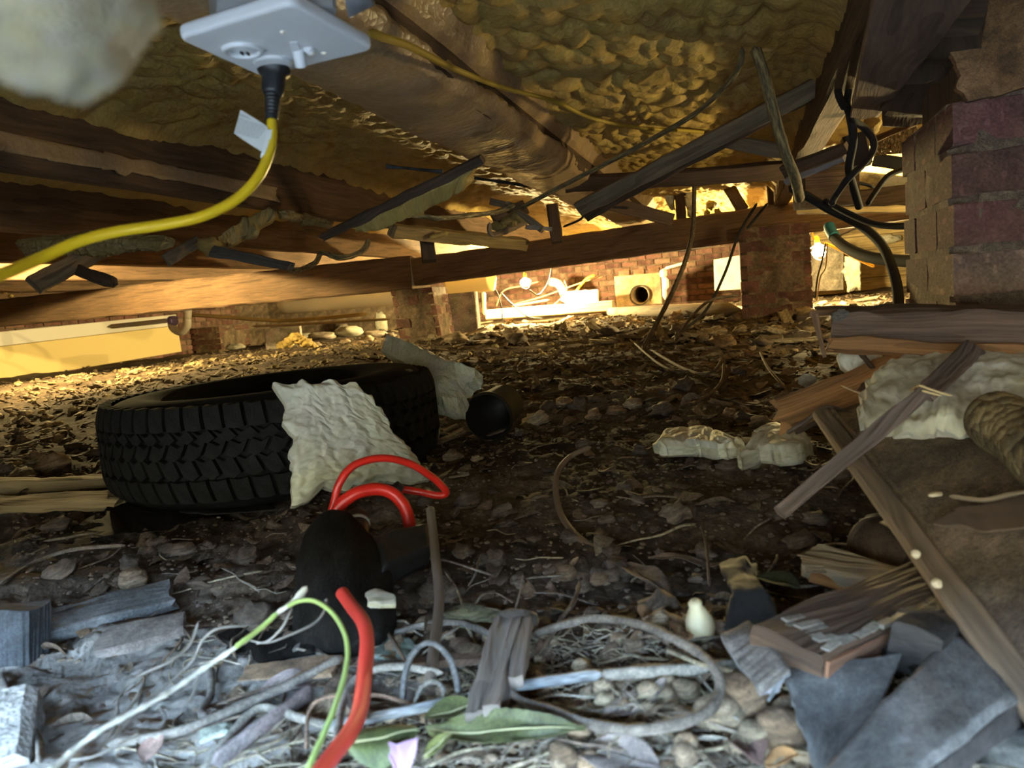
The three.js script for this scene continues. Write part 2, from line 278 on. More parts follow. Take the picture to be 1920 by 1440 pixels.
brickWall('wall_left', V(XL, 0, 0.3), V(XL, 0, ZB), -0.05, 1.2, V(1, 0, 0), { bricks: [5.0, 9.2] });
brickWall('wall_right', V(XR, 0, ZB), V(XR, 0, 0.3), -0.05, 1.2, V(-1, 0, 0), {});
// front foundation wall with the access opening in which the camera stands
const OX0 = -0.95, OX1 = 0.62, OY = 0.35, ZF = 0.12;
struct('wall_front', [box(V(XL - 0.2, -0.2, ZF), V(OX0, 1.2, ZF + 0.22)), box(V(OX1, -0.2, ZF), V(XR + 0.2, 1.2, ZF + 0.22)), box(V(OX0, OY, ZF), V(OX1, 1.2, ZF + 0.22))], brickMats[1]);
// outside: pale paving and an added, unseen fence that blocks the low sky
struct('pavement', box(V(-9, -0.12, ZF + 0.22), V(8, 0.0, 6.0)), mat(lin(0.21, 0.20, 0.19), { map: T_dust }));
{ const g = new THREE.Group(); g.name = 'added_fence'; g.userData.kind = 'structure'; scene.add(g); for (let k = 0; k < 34; k++) obj('board', board(V(-5 + k * 0.3, 0, 3.4), V(-5 + k * 0.3, 1.28, 3.4), 0.29, 0.025, { up: V(0, 0, 1), n: 4, seed: k }), M.paleWood, g); }
// yellow sheathing boards on the left wall and at the back
const panelM = mat(lin(0.84, 0.66, 0.28), { roughness: 0.8 });
{
  const g = new THREE.Group(); g.name = 'trim_1'; g.userData.kind = 'structure'; scene.add(g);
  obj('board', board(V(XL + 0.03, 0.09, -4.3), V(XL + 0.03, 0.185, -7.62), 0.34, 0.03, { up: V(1, 0, 0), n: 20, rough: 0.0008 }), panelM, g);
  obj('ledge', board(V(XL + 0.04, 0.335, -4.3), V(XL + 0.04, 0.43, -7.6), 0.14, 0.04, { up: V(1, 0, 0), n: 12 }), M.pvc, g);
}
// ---- ceiling: subfloor above, sprayed foam between the joists
const JB = 0.72;                                          // underside of the joists
const bays = [[-6.95, -6.65], [-6.55, -5.65], [-5.55, -4.65], [-4.55, -3.63], [-3.57, -2.65], [-2.59, -1.71], [-1.65, -0.68], [-0.60, 0.22], [0.30, 1.12], [1.18, 2.0], [2.06, 2.6]];
const ceil = new THREE.Group(); ceil.name = 'ceiling'; ceil.userData.kind = 'structure'; scene.add(ceil);
obj('subfloor', box(V(XL - 0.2, DECK, ZB - 0.2), V(XR + 0.2, DECK + 0.06, ZF + 0.22)), M.oldWood, ceil);
bays.forEach(([x0, x1], k) => {
  const fine = k === 7 ? 1 : k === 6 || k === 8 ? 0.6 : 0.25, w = x1 - x0, L = 9.3, y0 = k === 7 ? 0.85 : 0.94;
  const nu = Math.round(w / (0.008 / fine)), zs = []; let z = -0.12; while (z > -9.45) { zs.push(z); z -= (0.008 + 0.0045 * Math.max(0, -z - 1.5)) / fine; }
  const gg = grid(nu, zs.length - 1, (u, v) => {
    const x = lerp(x0 - 0.01, x1 + 0.01, u), zz = zs[Math.round(v * (zs.length - 1))];
    const edge = Math.min(x - x0, x1 - x), fil = 0.05 * Math.exp(-Math.max(edge, 0) / 0.035);
    const wx = x + 0.03 * vnoise(x * 9, zz * 9, 1), wz = zz + 0.03 * vnoise(x * 9 + 4, zz * 9, 2);
    const [a] = worley(wx * 22, wz * 13), [b] = worley(wx * 48 + 3, wz * 40);
    let y = y0 + 0.035 * fbm(x * 3, zz * 2.2, k, 2) - fil + 0.034 * a * a + 0.005 * b * b - 0.012;
    return V(x, Math.max(y, JB + 0.015), zz);
  }, (u, v, p) => [p.x, p.z]);
  obj('sprayed_foam', gg, M.foam, ceil);
});
// ---- joists
const joist = (x0, x1, y0, y1, za, zb, m, label, o = {}) => { const c = (x0 + x1) / 2; return one('joist', board(V(c, (y0 + y1) / 2, za), V(c, (y0 + y1) / 2, zb), x1 - x0, y1 - y0, { up: V(0, 1, 0), n: 60, rough: 0.003, seed: x0 * 3, ...o }), m, label, 'joist', 'floor joists'); };
joist(0.22, 0.30, JB, DECK, -0.1, ZB, M.oldWood, 'brown floor joist along the right edge of the large foam bay');
joist(-1.71, -1.65, JB, DECK, -0.1, ZB, M.oldWood, 'dark floor joist behind the yellow extension cord, first one left of the foam-coated joist');
joist(-2.65, -2.59, JB, DECK, -0.1, ZB, M.oldWood, 'floor joist second to the left of the foam-coated joist, with a foam ridge along it');
joist(-3.63, -3.57, JB, DECK, -0.1, ZB, M.oldWood, 'lamp-lit floor joist third to the left of the foam-coated joist');
joist(-4.65, -4.55, JB, DECK, -0.1, ZB, M.oldWood, 'lamp-lit floor joist fourth to the left of the foam-coated joist, above the girder');
joist(-5.65, -5.55, JB, DECK, -0.1, ZB, M.oldWood, 'lamp-lit floor joist far left, second from the left wall');
joist(-6.65, -6.55, JB, DECK, -0.1, ZB, M.oldWood, 'lamp-lit floor joist nearest to the left wall');
joist(1.12, 1.18, JB, DECK, -0.1, ZB, M.oldWood, 'floor joist behind the near brick pier, right of the work bulb');
joist(2.0, 2.06, JB, DECK, -0.1, ZB, M.oldWood, 'floor joist nearest to the right wall');
{ // foam-coated doubled joist: a swelling skin of foam over its sides and underside
  const za = -0.1, zb = -4.9, prof = [[-0.76, 0.90], [-0.755, 0.80], [-0.745, 0.735], [-0.71, 0.715], [-0.64, 0.712], [-0.57, 0.716], [-0.53, 0.73], [-0.515, 0.76], [-0.535, 0.785], [-0.505, 0.81], [-0.49, 0.84], [-0.46, 0.88]];
  const g = grid((prof.length - 1) * 5, 260, (u, v) => { const s = u * (prof.length - 1), i = Math.min(prof.length - 2, Math.floor(s)), k = s - i, z = lerp(za, zb, v), x = lerp(prof[i][0], prof[i + 1][0], k), y = lerp(prof[i][1], prof[i + 1][1], k); const n = 0.018 * fbm(x * 8, z * 3, y * 8, 3) + 0.004 * vnoise(x * 50, z * 50, y * 50); return V(x + n, y + n * 0.7, z); }, (u, v, p) => [p.z, u * 0.5]);
  const o = thing('joist', 'wide floor joist coated in smooth brown foam, right of the outlet', 'joist', 'floor joists');
  obj('foam_skin', g, M.foamJoist, o); obj('timber', board(V(-0.62, 0.85, za), V(-0.62, 0.85, ZB), 0.2, 0.24, { n: 30 }), M.darkWood, o);
}
// ---- girders
const ZG = -4.66;
function girder(x0, y0, x1, y1, h, label, m = M.girder, z = ZG) { return one('girder', board(V(x0, y0, z), V(x1, y1, z), 0.11, h, { up: V(0, 1, 0), n: 50, rough: 0.004, seed: x0 }), m, label, 'girder', 'girders carrying the joists'); }
girder(-6.9, 0.58, -2.16, 0.555, 0.235, 'lit brown girder over the left half, ending on the central brick pier');
girder(-2.15, 0.555, 1.2, 0.665, 0.19, 'dark brown girder from the central brick pier to the right brick pier');
// ---- work bulbs: glowing globe with its lamp inside, socket, guard and cord
function bulb(p, power, label, aim) {
  const t = thing('work_light', label, 'work light', 'string of work bulbs');
  const gm = new THREE.MeshStandardMaterial({ color: 0xffffff, emissive: new THREE.Color(1.0, 0.82, 0.5), emissiveIntensity: 30 });
  obj('bulb', lathe(p.clone().addScaledVector(aim, 0.045), aim.clone().negate(), [[0, -0.012], [0.022, -0.008], [0.038, 0.008], [0.041, 0.028], [0.034, 0.048], [0.018, 0.066], [0.013, 0.075]], 20), gm, t);
  const sock = obj('socket', lathe(p.clone().addScaledVector(aim, -0.028), aim.clone().negate(), [[0, 0], [0.017, 0], [0.019, 0.01], [0.017, 0.05], [0.010, 0.06], [0, 0.06]], 18), mat(lin(0.6, 0.42, 0.03), { roughness: 0.5 }), t);
  const side = aim.clone().cross(V(0.3, 0.2, 1)).normalize();
  for (let k = 0; k < 4; k++) { const s = side.clone().applyAxisAngle(aim, k * Math.PI / 2); obj('guard_wire', tube([p.clone().addScaledVector(aim, -0.03).addScaledVector(s, 0.02), p.clone().addScaledVector(s, 0.055), p.clone().addScaledVector(aim, 0.06).addScaledVector(s, 0.035), p.clone().addScaledVector(aim, 0.085)], 0.0012, { m: 5, n: 14 }), M.black, sock); }
  const l = new THREE.PointLight(WARM, power, 0, 2); l.position.copy(p.clone().addScaledVector(aim, 0.012)); l.castShadow = true; l.shadow.radius = 1.4; scene.add(l);
  return t;
}
const LA = at(985, 527, 7.5), LB = at(1534, 466, 4.98), LC = V(-4.0, 0.82, -3.5);
bulb(LA, BULB.a, 'glowing work bulb hanging far back in front of the brick wall', V(0, -1, 0));
bulb(LB, BULB.b, 'glowing work bulb hanging right beside the second brick pier', V(0.1, -1, 0.15).normalize());
bulb(V(0.92, 0.43, -2.45), BULB.d, 'work bulb hidden behind the near brick pier, low over the dirt', V(0, -1, 0));
bulb(LC, BULB.c, 'work bulb hidden up between the lamp-lit joists on the left', V(0, -1, 0));

// ================================================================ PIERS
function pier(cx, cz, w, d, y0, y1, label, o = {}) {       // brick pier: mortar core and bricks in running bond, each brick a part
  const t = thing('brick_pier', label, 'pier', 'brick piers'), mats = o.mats ?? brickMats, st = o.st ?? 0.076, bh = st - 0.012, lean = o.lean ?? 0, turn = o.turn ?? 0;
  const place = (p, yy) => { const c = Math.cos(turn), s = Math.sin(turn), x = p.x - cx, z = p.z - cz; return V(cx + x * c + z * s + lean * (yy - y0), p.y, cz - x * s + z * c); };
  const geo = (g) => { const p = g.attributes.position; for (let i = 0; i < p.count; i++) { const q = place(V(p.getX(i), p.getY(i), p.getZ(i)), p.getY(i)); p.setXYZ(i, q.x, q.y, q.z); } g.computeVertexNormals(); return g; };
  const core = board(V(cx, y0 - 0.05, cz), V(cx, y1, cz), w - 0.001, d - 0.001, { up: V(0, 0, 1), n: 24, rough: 0.003, seed: cx }); obj('mortar', geo(core), o.mortar ?? M.mortar, t);
  const r = rng(Math.round((cx + 9) * 100));
  let row = 0; for (let y = y0 + (o.first ?? 0); y < y1 - 0.01; y += st, row++) {
    const h = Math.min(bh, y1 - y - 0.002); if (h < 0.02) break;
    const put = (x0, x1, z0, z1) => { const jx = rr(-0.002, 0.002, r), jz = rr(-0.002, 0.002, r); const a = V(x0 + jx, y + h / 2, (z0 + z1) / 2 + jz), b = V(x1 + jx, y + h / 2, (z0 + z1) / 2 + jz + rr(-0.003, 0.003, r)); const m = mats[Math.floor(r() * mats.length)]; obj('brick', geo(board(a, b, Math.abs(z1 - z0), h, { up: V(0, 1, 0), rough: 0.002, n: 5, chamfer: 0.003, seed: r() * 9 })), m, t); };
    const x0 = cx - w / 2, x1 = cx + w / 2, z0 = cz - d / 2, z1 = cz + d / 2, g = 0.012, bw = 0.1;
    if (row % 2 === 0) { const k = (w - g) / 2; for (const [za, zb] of [[z1 - bw, z1], [z0, z0 + bw]]) { put(x0, x0 + k, za, zb); put(x1 - k, x1, za, zb); } if (d > 2 * bw + 0.05) for (const [xa, xb] of [[x0, x0 + bw], [x1 - bw, x1]]) put(xa, xb, z0 + bw + g, z1 - bw - g); }
    else { for (const [xa, xb] of [[x0, x0 + bw], [x1 - bw, x1]]) { const k = (d - g) / 2; put(xa, xb, z0, z0 + k); put(xa, xb, z1 - k, z1); } if (w > 2 * bw + 0.05) for (const [za, zb] of [[z1 - bw, z1], [z0, z0 + bw]]) put(x0 + bw + g, x1 - bw - g, za, zb); }
  }
  return t;
}
const PN = pier(0.55, -1.525, 0.43, 0.36, 0.0, 0.555, 'near brick pier of maroon bricks at the right edge, behind the rough timber', { st: 0.0795, first: 0.006 });
obj('mortar_cap', plate([V(0.35, 0.70, -1.36), V(0.55, 0.715, -1.35), V(0.78, 0.71, -1.36)], [V(0.78, 0.71, -1.36), V(0.78, 0.555, -1.34)], [V(0.35, 0.545, -1.34), V(0.5, 0.56, -1.335), V(0.78, 0.555, -1.34)], [V(0.35, 0.70, -1.36), V(0.34, 0.6, -1.35), V(0.35, 0.545, -1.34)], 0.03, { relief: (u, v) => 0.004 * fbm(u * 12, v * 12), dir: V(0, 0, 1), edge: 0.01 }), mat(lin(0.44, 0.25, 0.115), { map: T_dust, bump: T_brickB, bs: 0.002 }), PN);
obj('cap_block', board(V(0.56, 0.555, -1.53), V(0.56, 0.73, -1.53), 0.40, 0.30, { up: V(0, 0, 1), n: 6 }), M.oldWood, PN);
{ const g = plate([at(1715, 600, 1.22), at(1715, 420, 1.24)].reverse(), [at(1803, 420, 1.13), at(1803, 490, 1.13), at(1800, 575, 1.13)], [at(1712, 580, 1.22), at(1800, 578, 1.13)], [at(1715, 420, 1.24), at(1713, 500, 1.23), at(1712, 580, 1.22)], 0.004, { n: 6, m: 6 }); void g; }
pier(0.205, -4.64, 0.385, 0.385, 0.0, 0.60, 'brown brick pier with thick mortar standing left of the glowing bulb');
{ // central pier, leaning, on a spread footing
  const t = pier(-2.13, -4.72, 0.30, 0.34, 0.10, 0.44, 'central brick pier leaning under the girder joint, on a spread footing', { lean: -0.10, turn: 0.1 });
  const fm = M.mortar;
  for (const [x0, x1] of [[-2.36, -2.16], [-2.15, -1.96], [-1.95, -1.83]]) obj('footing_brick', board(V(x0, 0.065, -4.66), V(x1, 0.065, -4.66), 0.44, 0.075, { n: 6, rough: 0.005, chamfer: 0.008, seed: x0 }), fm, t);
}
one('concrete_block', board(onZ(875, 624, -5.05).setY(0.02), onZ(875, 624, -5.05).setY(0.39), 0.20, 0.19, { up: V(0.25, 0, 1), n: 8, rough: 0.003, chamfer: 0.006 }), M.cmu, 'tall concrete block standing just behind the central brick pier', 'block', 'concrete blocks');
one('concrete_block', board(onZ(533, 640, -5.9).setY(0.0), onZ(533, 640, -5.9).setY(0.235), 0.33, 0.25, { up: V(0.6, 0, 1), n: 8, rough: 0.004, chamfer: 0.008 }), M.cmu, 'concrete block on the lit ground under the long white pipe, left of the central pier', 'block', 'concrete blocks');
// short struts standing on the girder between the joists, and white foam packed beside them
for (const [xa, ya, xb, yb, w, label] of [[1352, 325, 1393, 395, 0.07, 'dark strut on the girder, leaning, left of the other strut'], [1448, 300, 1452, 385, 0.075, 'upright dark strut on the girder, beside the hanging black cables'], [1273, 330, 1278, 418, 0.055, 'dark strut on the girder between two pale foam plugs']])
  one('strut', board(onZ(xa, ya, -4.66), onZ(xb, yb, -4.66), w, 0.09, { up: V(0, 0, 1), n: 8, rough: 0.004 }), M.darkWood, label, 'strut', 'struts on the girder');
const plug = (pts, z, label) => { const q = pts.map(([x, y]) => onZ(x, y, z)); return one('foam_plug', plate([q[0], q[1]], [q[1], q[2]], [q[3], q[2]], [q[0], q[4], q[3]], 0.08, { n: 14, m: 24, relief: foamRelief(0.03, 0.015), dir: V(0, 0, 1), edge: 0.01 }), M.foamBatt, label, 'foam', 'foam plugs over the girder'); };
plug([[1245, 333], [1263, 338], [1265, 393], [1257, 393], [1241, 360]], -4.66, 'narrow white foam plug over the girder, left one of the pair');
plug([[1288, 338], [1308, 340], [1303, 408], [1290, 404], [1284, 370]], -4.66, 'cream foam plug over the girder, right one of the pair');
for (const [x, y, s, l] of [[1333, 385, 0.03, 'largest and uppermost'], [1345, 398, 0.022, 'right lower'], [1325, 400, 0.02, 'left lower']]) one('foam_lump', lump(onZ(x, y, -4.66), s, s, s, { noise: 0.3, f: 2, seed: x }), M.foam, l + ' of three yellow foam lumps on the girder by the leaning strut', 'foam', 'lumps of foam on the girder');

// ================================================================ HANGING FROM THE FLOOR ABOVE
// ---- white outlet plate with its box, and the black plug of the yellow cord
const OUT = at(518, 62, 0.585);
{
  const t = thing('power_outlet', 'white double-gang outlet plate facing down with a black plug in it', 'outlet');
  const P = [[329, 56], [545, -12], [702, 78], [490, 131]].map(([x, y]) => onY(x, y, 0.53));
  const n = P[2].clone().sub(P[0]).cross(P[3].clone().sub(P[1])).normalize(); if (n.y > 0) n.negate();
  const white = mat(lin(0.62, 0.65, 0.68), { roughness: 0.32 });
  const c = P[0].clone().add(P[1]).add(P[2]).add(P[3]).multiplyScalar(0.25), ex = P[2].clone().sub(P[0]).normalize(), ey = n.clone().cross(ex).normalize();
  const sh = new THREE.Shape(); const pts2 = P.map((p) => { const d = p.clone().sub(c); return [d.dot(ex), d.dot(ey)]; });
  const q = 0.10; pts2.forEach(([x, y], i) => { const [ax, ay] = pts2[(i + 3) % 4], [bx, by] = pts2[(i + 1) % 4]; const s = [lerp(x, ax, q), lerp(y, ay, q)], e = [lerp(x, bx, q), lerp(y, by, q)]; if (i) sh.lineTo(...s); else sh.moveTo(...s); sh.quadraticCurveTo(x, y, ...e); }); sh.closePath();
  const g = new THREE.ExtrudeGeometry(sh, { depth: 0.003, bevelEnabled: true, bevelThickness: 0.004, bevelSize: 0.0035, bevelOffset: -0.003, bevelSegments: 4, curveSegments: 8 });
  g.applyMatrix4(new THREE.Matrix4().makeBasis(ex, ey, ex.clone().cross(ey).normalize())); g.translate(c.x, c.y, c.z); obj('cover_plate', g, white, t);
  const on = (px, py, h = 0) => { const d = ray(px, py), k = c.clone().sub(EYE).dot(n) / d.dot(n); return EYE.clone().addScaledVector(d, k).addScaledVector(n, h); };
  // upper socket face: a raised rim with slots
  obj('socket_rim', lathe(on(453, 76, 0.002), n, [[0.0165, 0], [0.0165, 0.006], [0.0155, 0.008], [0.013, 0.008], [0.0125, 0.006], [0.0125, 0.0]], 32), white, t);
  const face = obj('socket_face', lathe(on(453, 76, 0.002), n, [[0, 0.0055], [0.0126, 0.005], [0.0126, 0]], 28), white, t);
  const slot = mat(lin(0.03, 0.03, 0.03)); for (const [dx, dy, w] of [[-5, 1, 0.004], [6, 2, 0.005]]) obj('slot', board(on(453 + dx, 76 + dy, 0.009), on(459 + dx, 79 + dy, 0.009), 0.0015, 0.003, { up: n, n: 2 }), slot, face);
  obj('socket_rim', lathe(on(510, 100, 0.002), n, [[0.0165, 0], [0.0165, 0.006], [0.0155, 0.008], [0, 0.008]], 32), white, t);
  obj('reset_button', board(on(549, 62, 0.004), on(557, 80, 0.006), 0.012, 0.008, { up: n, n: 4, chamfer: 0.003 }), white, t);
  obj('toggle', tube([on(556, 76, 0.004), on(558, 80, 0.012), on(560, 84, 0.018)], 0.005, { m: 12 }), white, t);
  obj('toggle', tube([on(572, 76, 0.006), on(582, 73, 0.011)], 0.0035, { m: 10 }), white, t);
  for (const [x, y] of [[528, 42], [605, 83], [471, 87]]) obj('screw', lump(on(x, y, 0.006), 0.0028, 0.0028, 0.0028, { det: 2, noise: 0.02 }), M.pvc, t);
  const grey = mat(lin(0.30, 0.31, 0.31), { roughness: 0.45, metalness: 0.3 });
  const up = n.clone().negate(), bx = (px, py, d0, d1, w, dpt) => board(on(px, py).addScaledVector(up, d0), on(px, py).addScaledVector(up, d1), w, dpt, { up: ex, n: 4, chamfer: 0.004 });
  obj('junction_box', bx(515, 58, 0.004, 0.10, 0.088, 0.088), grey, t);
  obj('mounting_tab', plate([on(650, 30, -0.012), on(690, 22, -0.014)], [on(690, 22, -0.014), on(706, 36, -0.012)], [on(655, 46, -0.006), on(706, 42, -0.010)], [on(650, 30, -0.012), on(655, 46, -0.006)], 0.006, { n: 8, m: 4 }), mat(lin(0.36, 0.40, 0.45), { roughness: 0.3, metalness: 0.7 }), t);
  obj('hanger', board(on(515, 58).addScaledVector(up, 0.10), on(515, 58).addScaledVector(up, 0.34), 0.05, 0.06, { up: ex, n: 4 }), M.oldWood, t);
  // plug, strain relief, cord, care label
  const e = thing('extension_cord', 'yellow extension cord with black plug and white tag hanging from the outlet', 'cord');
  const A = on(512, 108, 0.008), B = at(509, 226, A.clone().sub(EYE).dot(V(0, 0, -1).applyQuaternion(camera.quaternion)) * 0.985), ax = B.clone().sub(A).normalize(), L = A.distanceTo(B);
  const blk = mat(lin(0.011, 0.012, 0.013), { roughness: 0.42 });
  const plugPart = obj('plug', lathe(A, ax, [[0, 0], [0.0135, 0], [0.0145, 0.003], [0.0135, 0.0055], [0.0105, 0.0075], [0.0098, 0.012], [0.0098, L * 0.42], [0.0085, L * 0.50], [0.0066, L * 0.55], [0, L * 0.55]], 28), blk, e);
  const rib = []; for (let k = 0; k < 7; k++) { const s = L * (0.54 + 0.063 * k); rib.push([0.0066 - 0.0002 * k, s], [0.0066 - 0.0002 * k, s + L * 0.035], [0.0048, s + L * 0.04], [0.0048, s + L * 0.06]); }
  obj('strain_relief', lathe(A, ax, [[0, L * 0.53], ...rib, [0.0055, L], [0, L]], 24), blk, plugPart);
  const fwd = V(0, 0, -1).applyQuaternion(camera.quaternion), DB = B.clone().sub(EYE).dot(fwd); const cordPts = [[509, 222, DB], [510, 250, DB - 0.004], [505, 285, DB - 0.01], [485, 330, DB - 0.02], [445, 372, DB - 0.03], [380, 405, DB - 0.045], [300, 422, DB - 0.06], [220, 434, DB - 0.075], [150, 452, DB - 0.09], [80, 482, DB - 0.11], [10, 512, DB - 0.14], [-90, 548, DB - 0.18]].map((p) => at(...p));
  obj('cord', tube(cordPts, 0.0043, { n: 140, m: 14 }), mat(lin(0.60, 0.40, 0.008), { roughness: 0.42 }), e);
  const wrap = cordPts.slice(1, 4).map((p) => p.clone()); wrap[0] = at(509, 246, DB - 0.003); wrap[1] = at(506, 272, DB - 0.007); wrap[2] = at(498, 300, DB - 0.012);
  const wrapPart = obj('tag_wrap', tube(wrap, 0.0049, { n: 20, m: 14 }), mat(lin(0.62, 0.62, 0.60), { roughness: 0.5 }), e);
  // printed paper flag
  const cv = document.createElement('canvas'); cv.width = 256; cv.height = 160; const x = cv.getContext('2d'); x.fillStyle = '#dcdcd6'; x.fillRect(0, 0, 256, 160); x.fillStyle = '#8d8d88'; const q2 = rng(5); for (let k = 0; k < 15; k++) { let xx = 14; const yy = 52 + k * 7; while (xx < 240) { const w = 5 + q2() * 22; x.fillRect(xx, yy, Math.min(w, 242 - xx), 2.6); xx += w + 4; } } x.fillStyle = '#3c4250'; x.fillRect(150, 22, 60, 12); x.fillStyle = '#a5a5a0'; x.fillRect(14, 26, 70, 5); x.fillRect(14, 36, 90, 4);
  const ct = new THREE.CanvasTexture(cv); ct.colorSpace = THREE.SRGBColorSpace;
  const fl = plate([at(451, 206, DB - 0.01), at(478, 222, DB - 0.006), at(505, 240, DB - 0.006)], [at(505, 240, DB - 0.006), at(497, 288, DB - 0.013)], [at(439, 250, DB - 0.016), at(465, 268, DB - 0.013), at(497, 288, DB - 0.013)], [at(451, 206, DB - 0.01), at(439, 250, DB - 0.016)], 0.0005, { n: 12, m: 8 });
  { const p = fl.attributes.position, uv = fl.attributes.uv, a = at(451, 206, DB - 0.01), u = at(505, 240, DB - 0.006).sub(a), w = at(439, 250, DB - 0.016).sub(a); for (let i = 0; i < p.count; i++) { const d = V(p.getX(i), p.getY(i), p.getZ(i)).sub(a); uv.setXY(i, d.dot(u) / u.lengthSq(), 1 - d.dot(w) / w.lengthSq()); } }
  const f = obj('tag', fl, mat(lin(0.8, 0.8, 0.8), { map: ct, roughness: 0.6 }), wrapPart); f.userData.label = 'small printed white flag tag';
}
// ---- pale foam chunk hanging close to the lens, top left
{
  const c = at(85, 0, 0.135);
  const g = [lump(c, 0.0165, 0.0135, 0.014, { noise: 0.22, f: 1.7, seed: 3, det: 4 }), lump(at(112, 82, 0.134), 0.0105, 0.0095, 0.010, { noise: 0.22, seed: 5, det: 4 }), lump(at(45, 60, 0.136), 0.008, 0.0075, 0.010, { noise: 0.25, seed: 8, det: 4 }), lump(at(185, 15, 0.138), 0.0085, 0.009, 0.010, { noise: 0.25, seed: 12, det: 4 }), lump(at(10, -60, 0.137), 0.02, 0.02, 0.014, { noise: 0.2, seed: 2, det: 4 }), tube([at(90, -40, 0.136), at(80, -330, 0.16), V(-0.02, 0.6, 0.0)], 0.004, { m: 8, knob: 0.3 })];
  one('foam_chunk', g, mat(lin(0.56, 0.50, 0.36), { map: T_foam3, bump: T_foamB3, bs: 0.003, roughness: 0.9 }), 'blurred pale grey foam chunk hanging close to the lens, top left corner', 'foam');
}
// ---- cables, roots and laths across the foam bay
const olive = mat(lin(0.38, 0.27, 0.03), { roughness: 0.5 }), tan = mat(lin(0.36, 0.26, 0.10), { roughness: 0.8, map: T_bark }), blackRub = mat(lin(0.012, 0.0115, 0.0115), { roughness: 0.85 });
const cable = (name, pts, r, m, label, cat = 'cable', group, o = {}) => one(name, tube(pts.map((p) => at(...p)), r, o), m, label, cat, group);
cable('ceiling_cable', [[690, 58, 0.80], [712, 68, 0.85], [770, 88, 1.0], [850, 128, 1.25], [945, 165, 1.55], [1040, 190, 1.8], [1110, 222, 2.0], [1200, 240, 2.2], [1300, 246, 2.4], [1380, 256, 2.6]], 0.0055, olive, 'olive yellow cable stapled along the foam-coated joist', 'cable', null, { n: 90, m: 8 });
cable('hanging_cable', [[1391, 88, 1.55], [1386, 125, 1.56], [1352, 170, 1.65], [1300, 215, 1.75], [1220, 262, 1.9], [1130, 310, 2.0], [1055, 348, 2.1], [985, 385, 2.2], [950, 398, 2.3]], 0.0068, tan, 'tan cable curving from the foam down left along the diagonal lath', 'cable', null, { n: 80, m: 8, knob: 0.06 });
cable('hanging_cable', [[1415, 88, 1.5], [1432, 140, 1.5], [1452, 215, 1.52], [1472, 285, 1.55], [1490, 332, 1.6], [1500, 375, 1.7]], 0.0115, tan, 'thick tan cable hanging straight down from the foam bay', 'cable', null, { n: 60, m: 10, knob: 0.08 });
function lath(x0, y0, d0, x1, y1, d1, w, t, m, label, o = {}) { const a = at(x0, y0, d0), b = at(x1, y1, d1); const up = o.face ? o.face : EYE.clone().sub(a.clone().lerp(b, 0.5)).normalize().add(V(0, o.tilt ?? 0, 0)).normalize(); return one(o.name ?? 'lath', board(a, b, w, t, { up, n: 24, rough: 0.003, seed: x0 / 97, ...o }), m, label, o.cat ?? 'board', o.group); }
lath(1555, 150, 1.9, 1085, 392, 2.5, 0.050, 0.022, M.greyWood, 'long grey lath slanting across the foam bay beside the tan cable', { jagA: 0.03, tilt: -0.3 });
lath(1562, 158, 1.98, 1100, 408, 2.55, 0.022, 0.02, M.darkWood, 'dark thin batten just under the long grey slanting lath', { tilt: -0.5 });
lath(1320, 258, 2.3, 1475, 286, 2.2, 0.040, 0.02, M.greyWood, 'short grey lath lying flat behind the thick tan cable', { tilt: -0.3 });
lath(1060, 345, 2.8, 1480, 318, 2.5, 0.06, 0.03, M.darkWood, 'wide dark board across the bay over the struts', { tilt: -0.6, bow: 0.01 });
lath(1475, 340, 1.95, 1585, 296, 1.8, 0.014, 0.02, mat(lin(0.5, 0.45, 0.42), { map: T_wood }), 'pale narrow slip of wood left of the black cable bundle', { tilt: -0.2 });
lath(1470, 322, 1.98, 1590, 278, 1.83, 0.035, 0.02, M.darkWood, 'dark strip above the pale narrow slip of wood', { tilt: -0.4 });
{ // broken board with foam on its underside
  const t = thing('broken_board', 'dark broken board slanting below the ceiling with crumbly foam along it', 'board');
  const f0 = V(0, -0.6, 0.8); obj('plank', board(at(610, 442, 2.0), at(905, 298, 1.75), 0.022, 0.02, { up: f0, n: 30, rough: 0.003, jagA: 0.02 }), M.darkWood, t);
  obj('foam_edge', plate([at(665, 425, 1.97), at(780, 362, 1.86), at(900, 306, 1.78)], [at(900, 306, 1.78), at(880, 345, 1.85)], [at(672, 432, 1.98), at(720, 425, 1.97), at(800, 392, 1.92), at(880, 345, 1.85)], [at(665, 425, 1.97), at(672, 432, 1.98)], 0.02, { n: 60, m: 12, relief: foamRelief(0.02, 0.010), edge: 0.012 }), M.foam, t);
}
cable('root', [[768, 404, 2.1], [800, 406, 2.1], [825, 409, 2.1], [880, 404, 2.15], [930, 398, 2.2], [965, 385, 2.25]], 0.0075, mat(lin(0.58, 0.42, 0.16), { map: T_bark, roughness: 0.9 }), 'pale knobbly root hanging level below the foam-coated joist', 'root', null, { knob: 0.18, n: 60 });
cable('root', [[692, 448, 2.3], [685, 465, 2.3], [660, 480, 2.3], [632, 483, 2.3], [604, 474, 2.35], [592, 492, 2.4], [565, 505, 2.5], [540, 508, 2.6]], 0.009, mat(lin(0.55, 0.38, 0.13), { map: T_bark, roughness: 0.9 }), 'curled tan root drooping over the girder, left of its joint', 'root', null, { knob: 0.15, n: 70 });
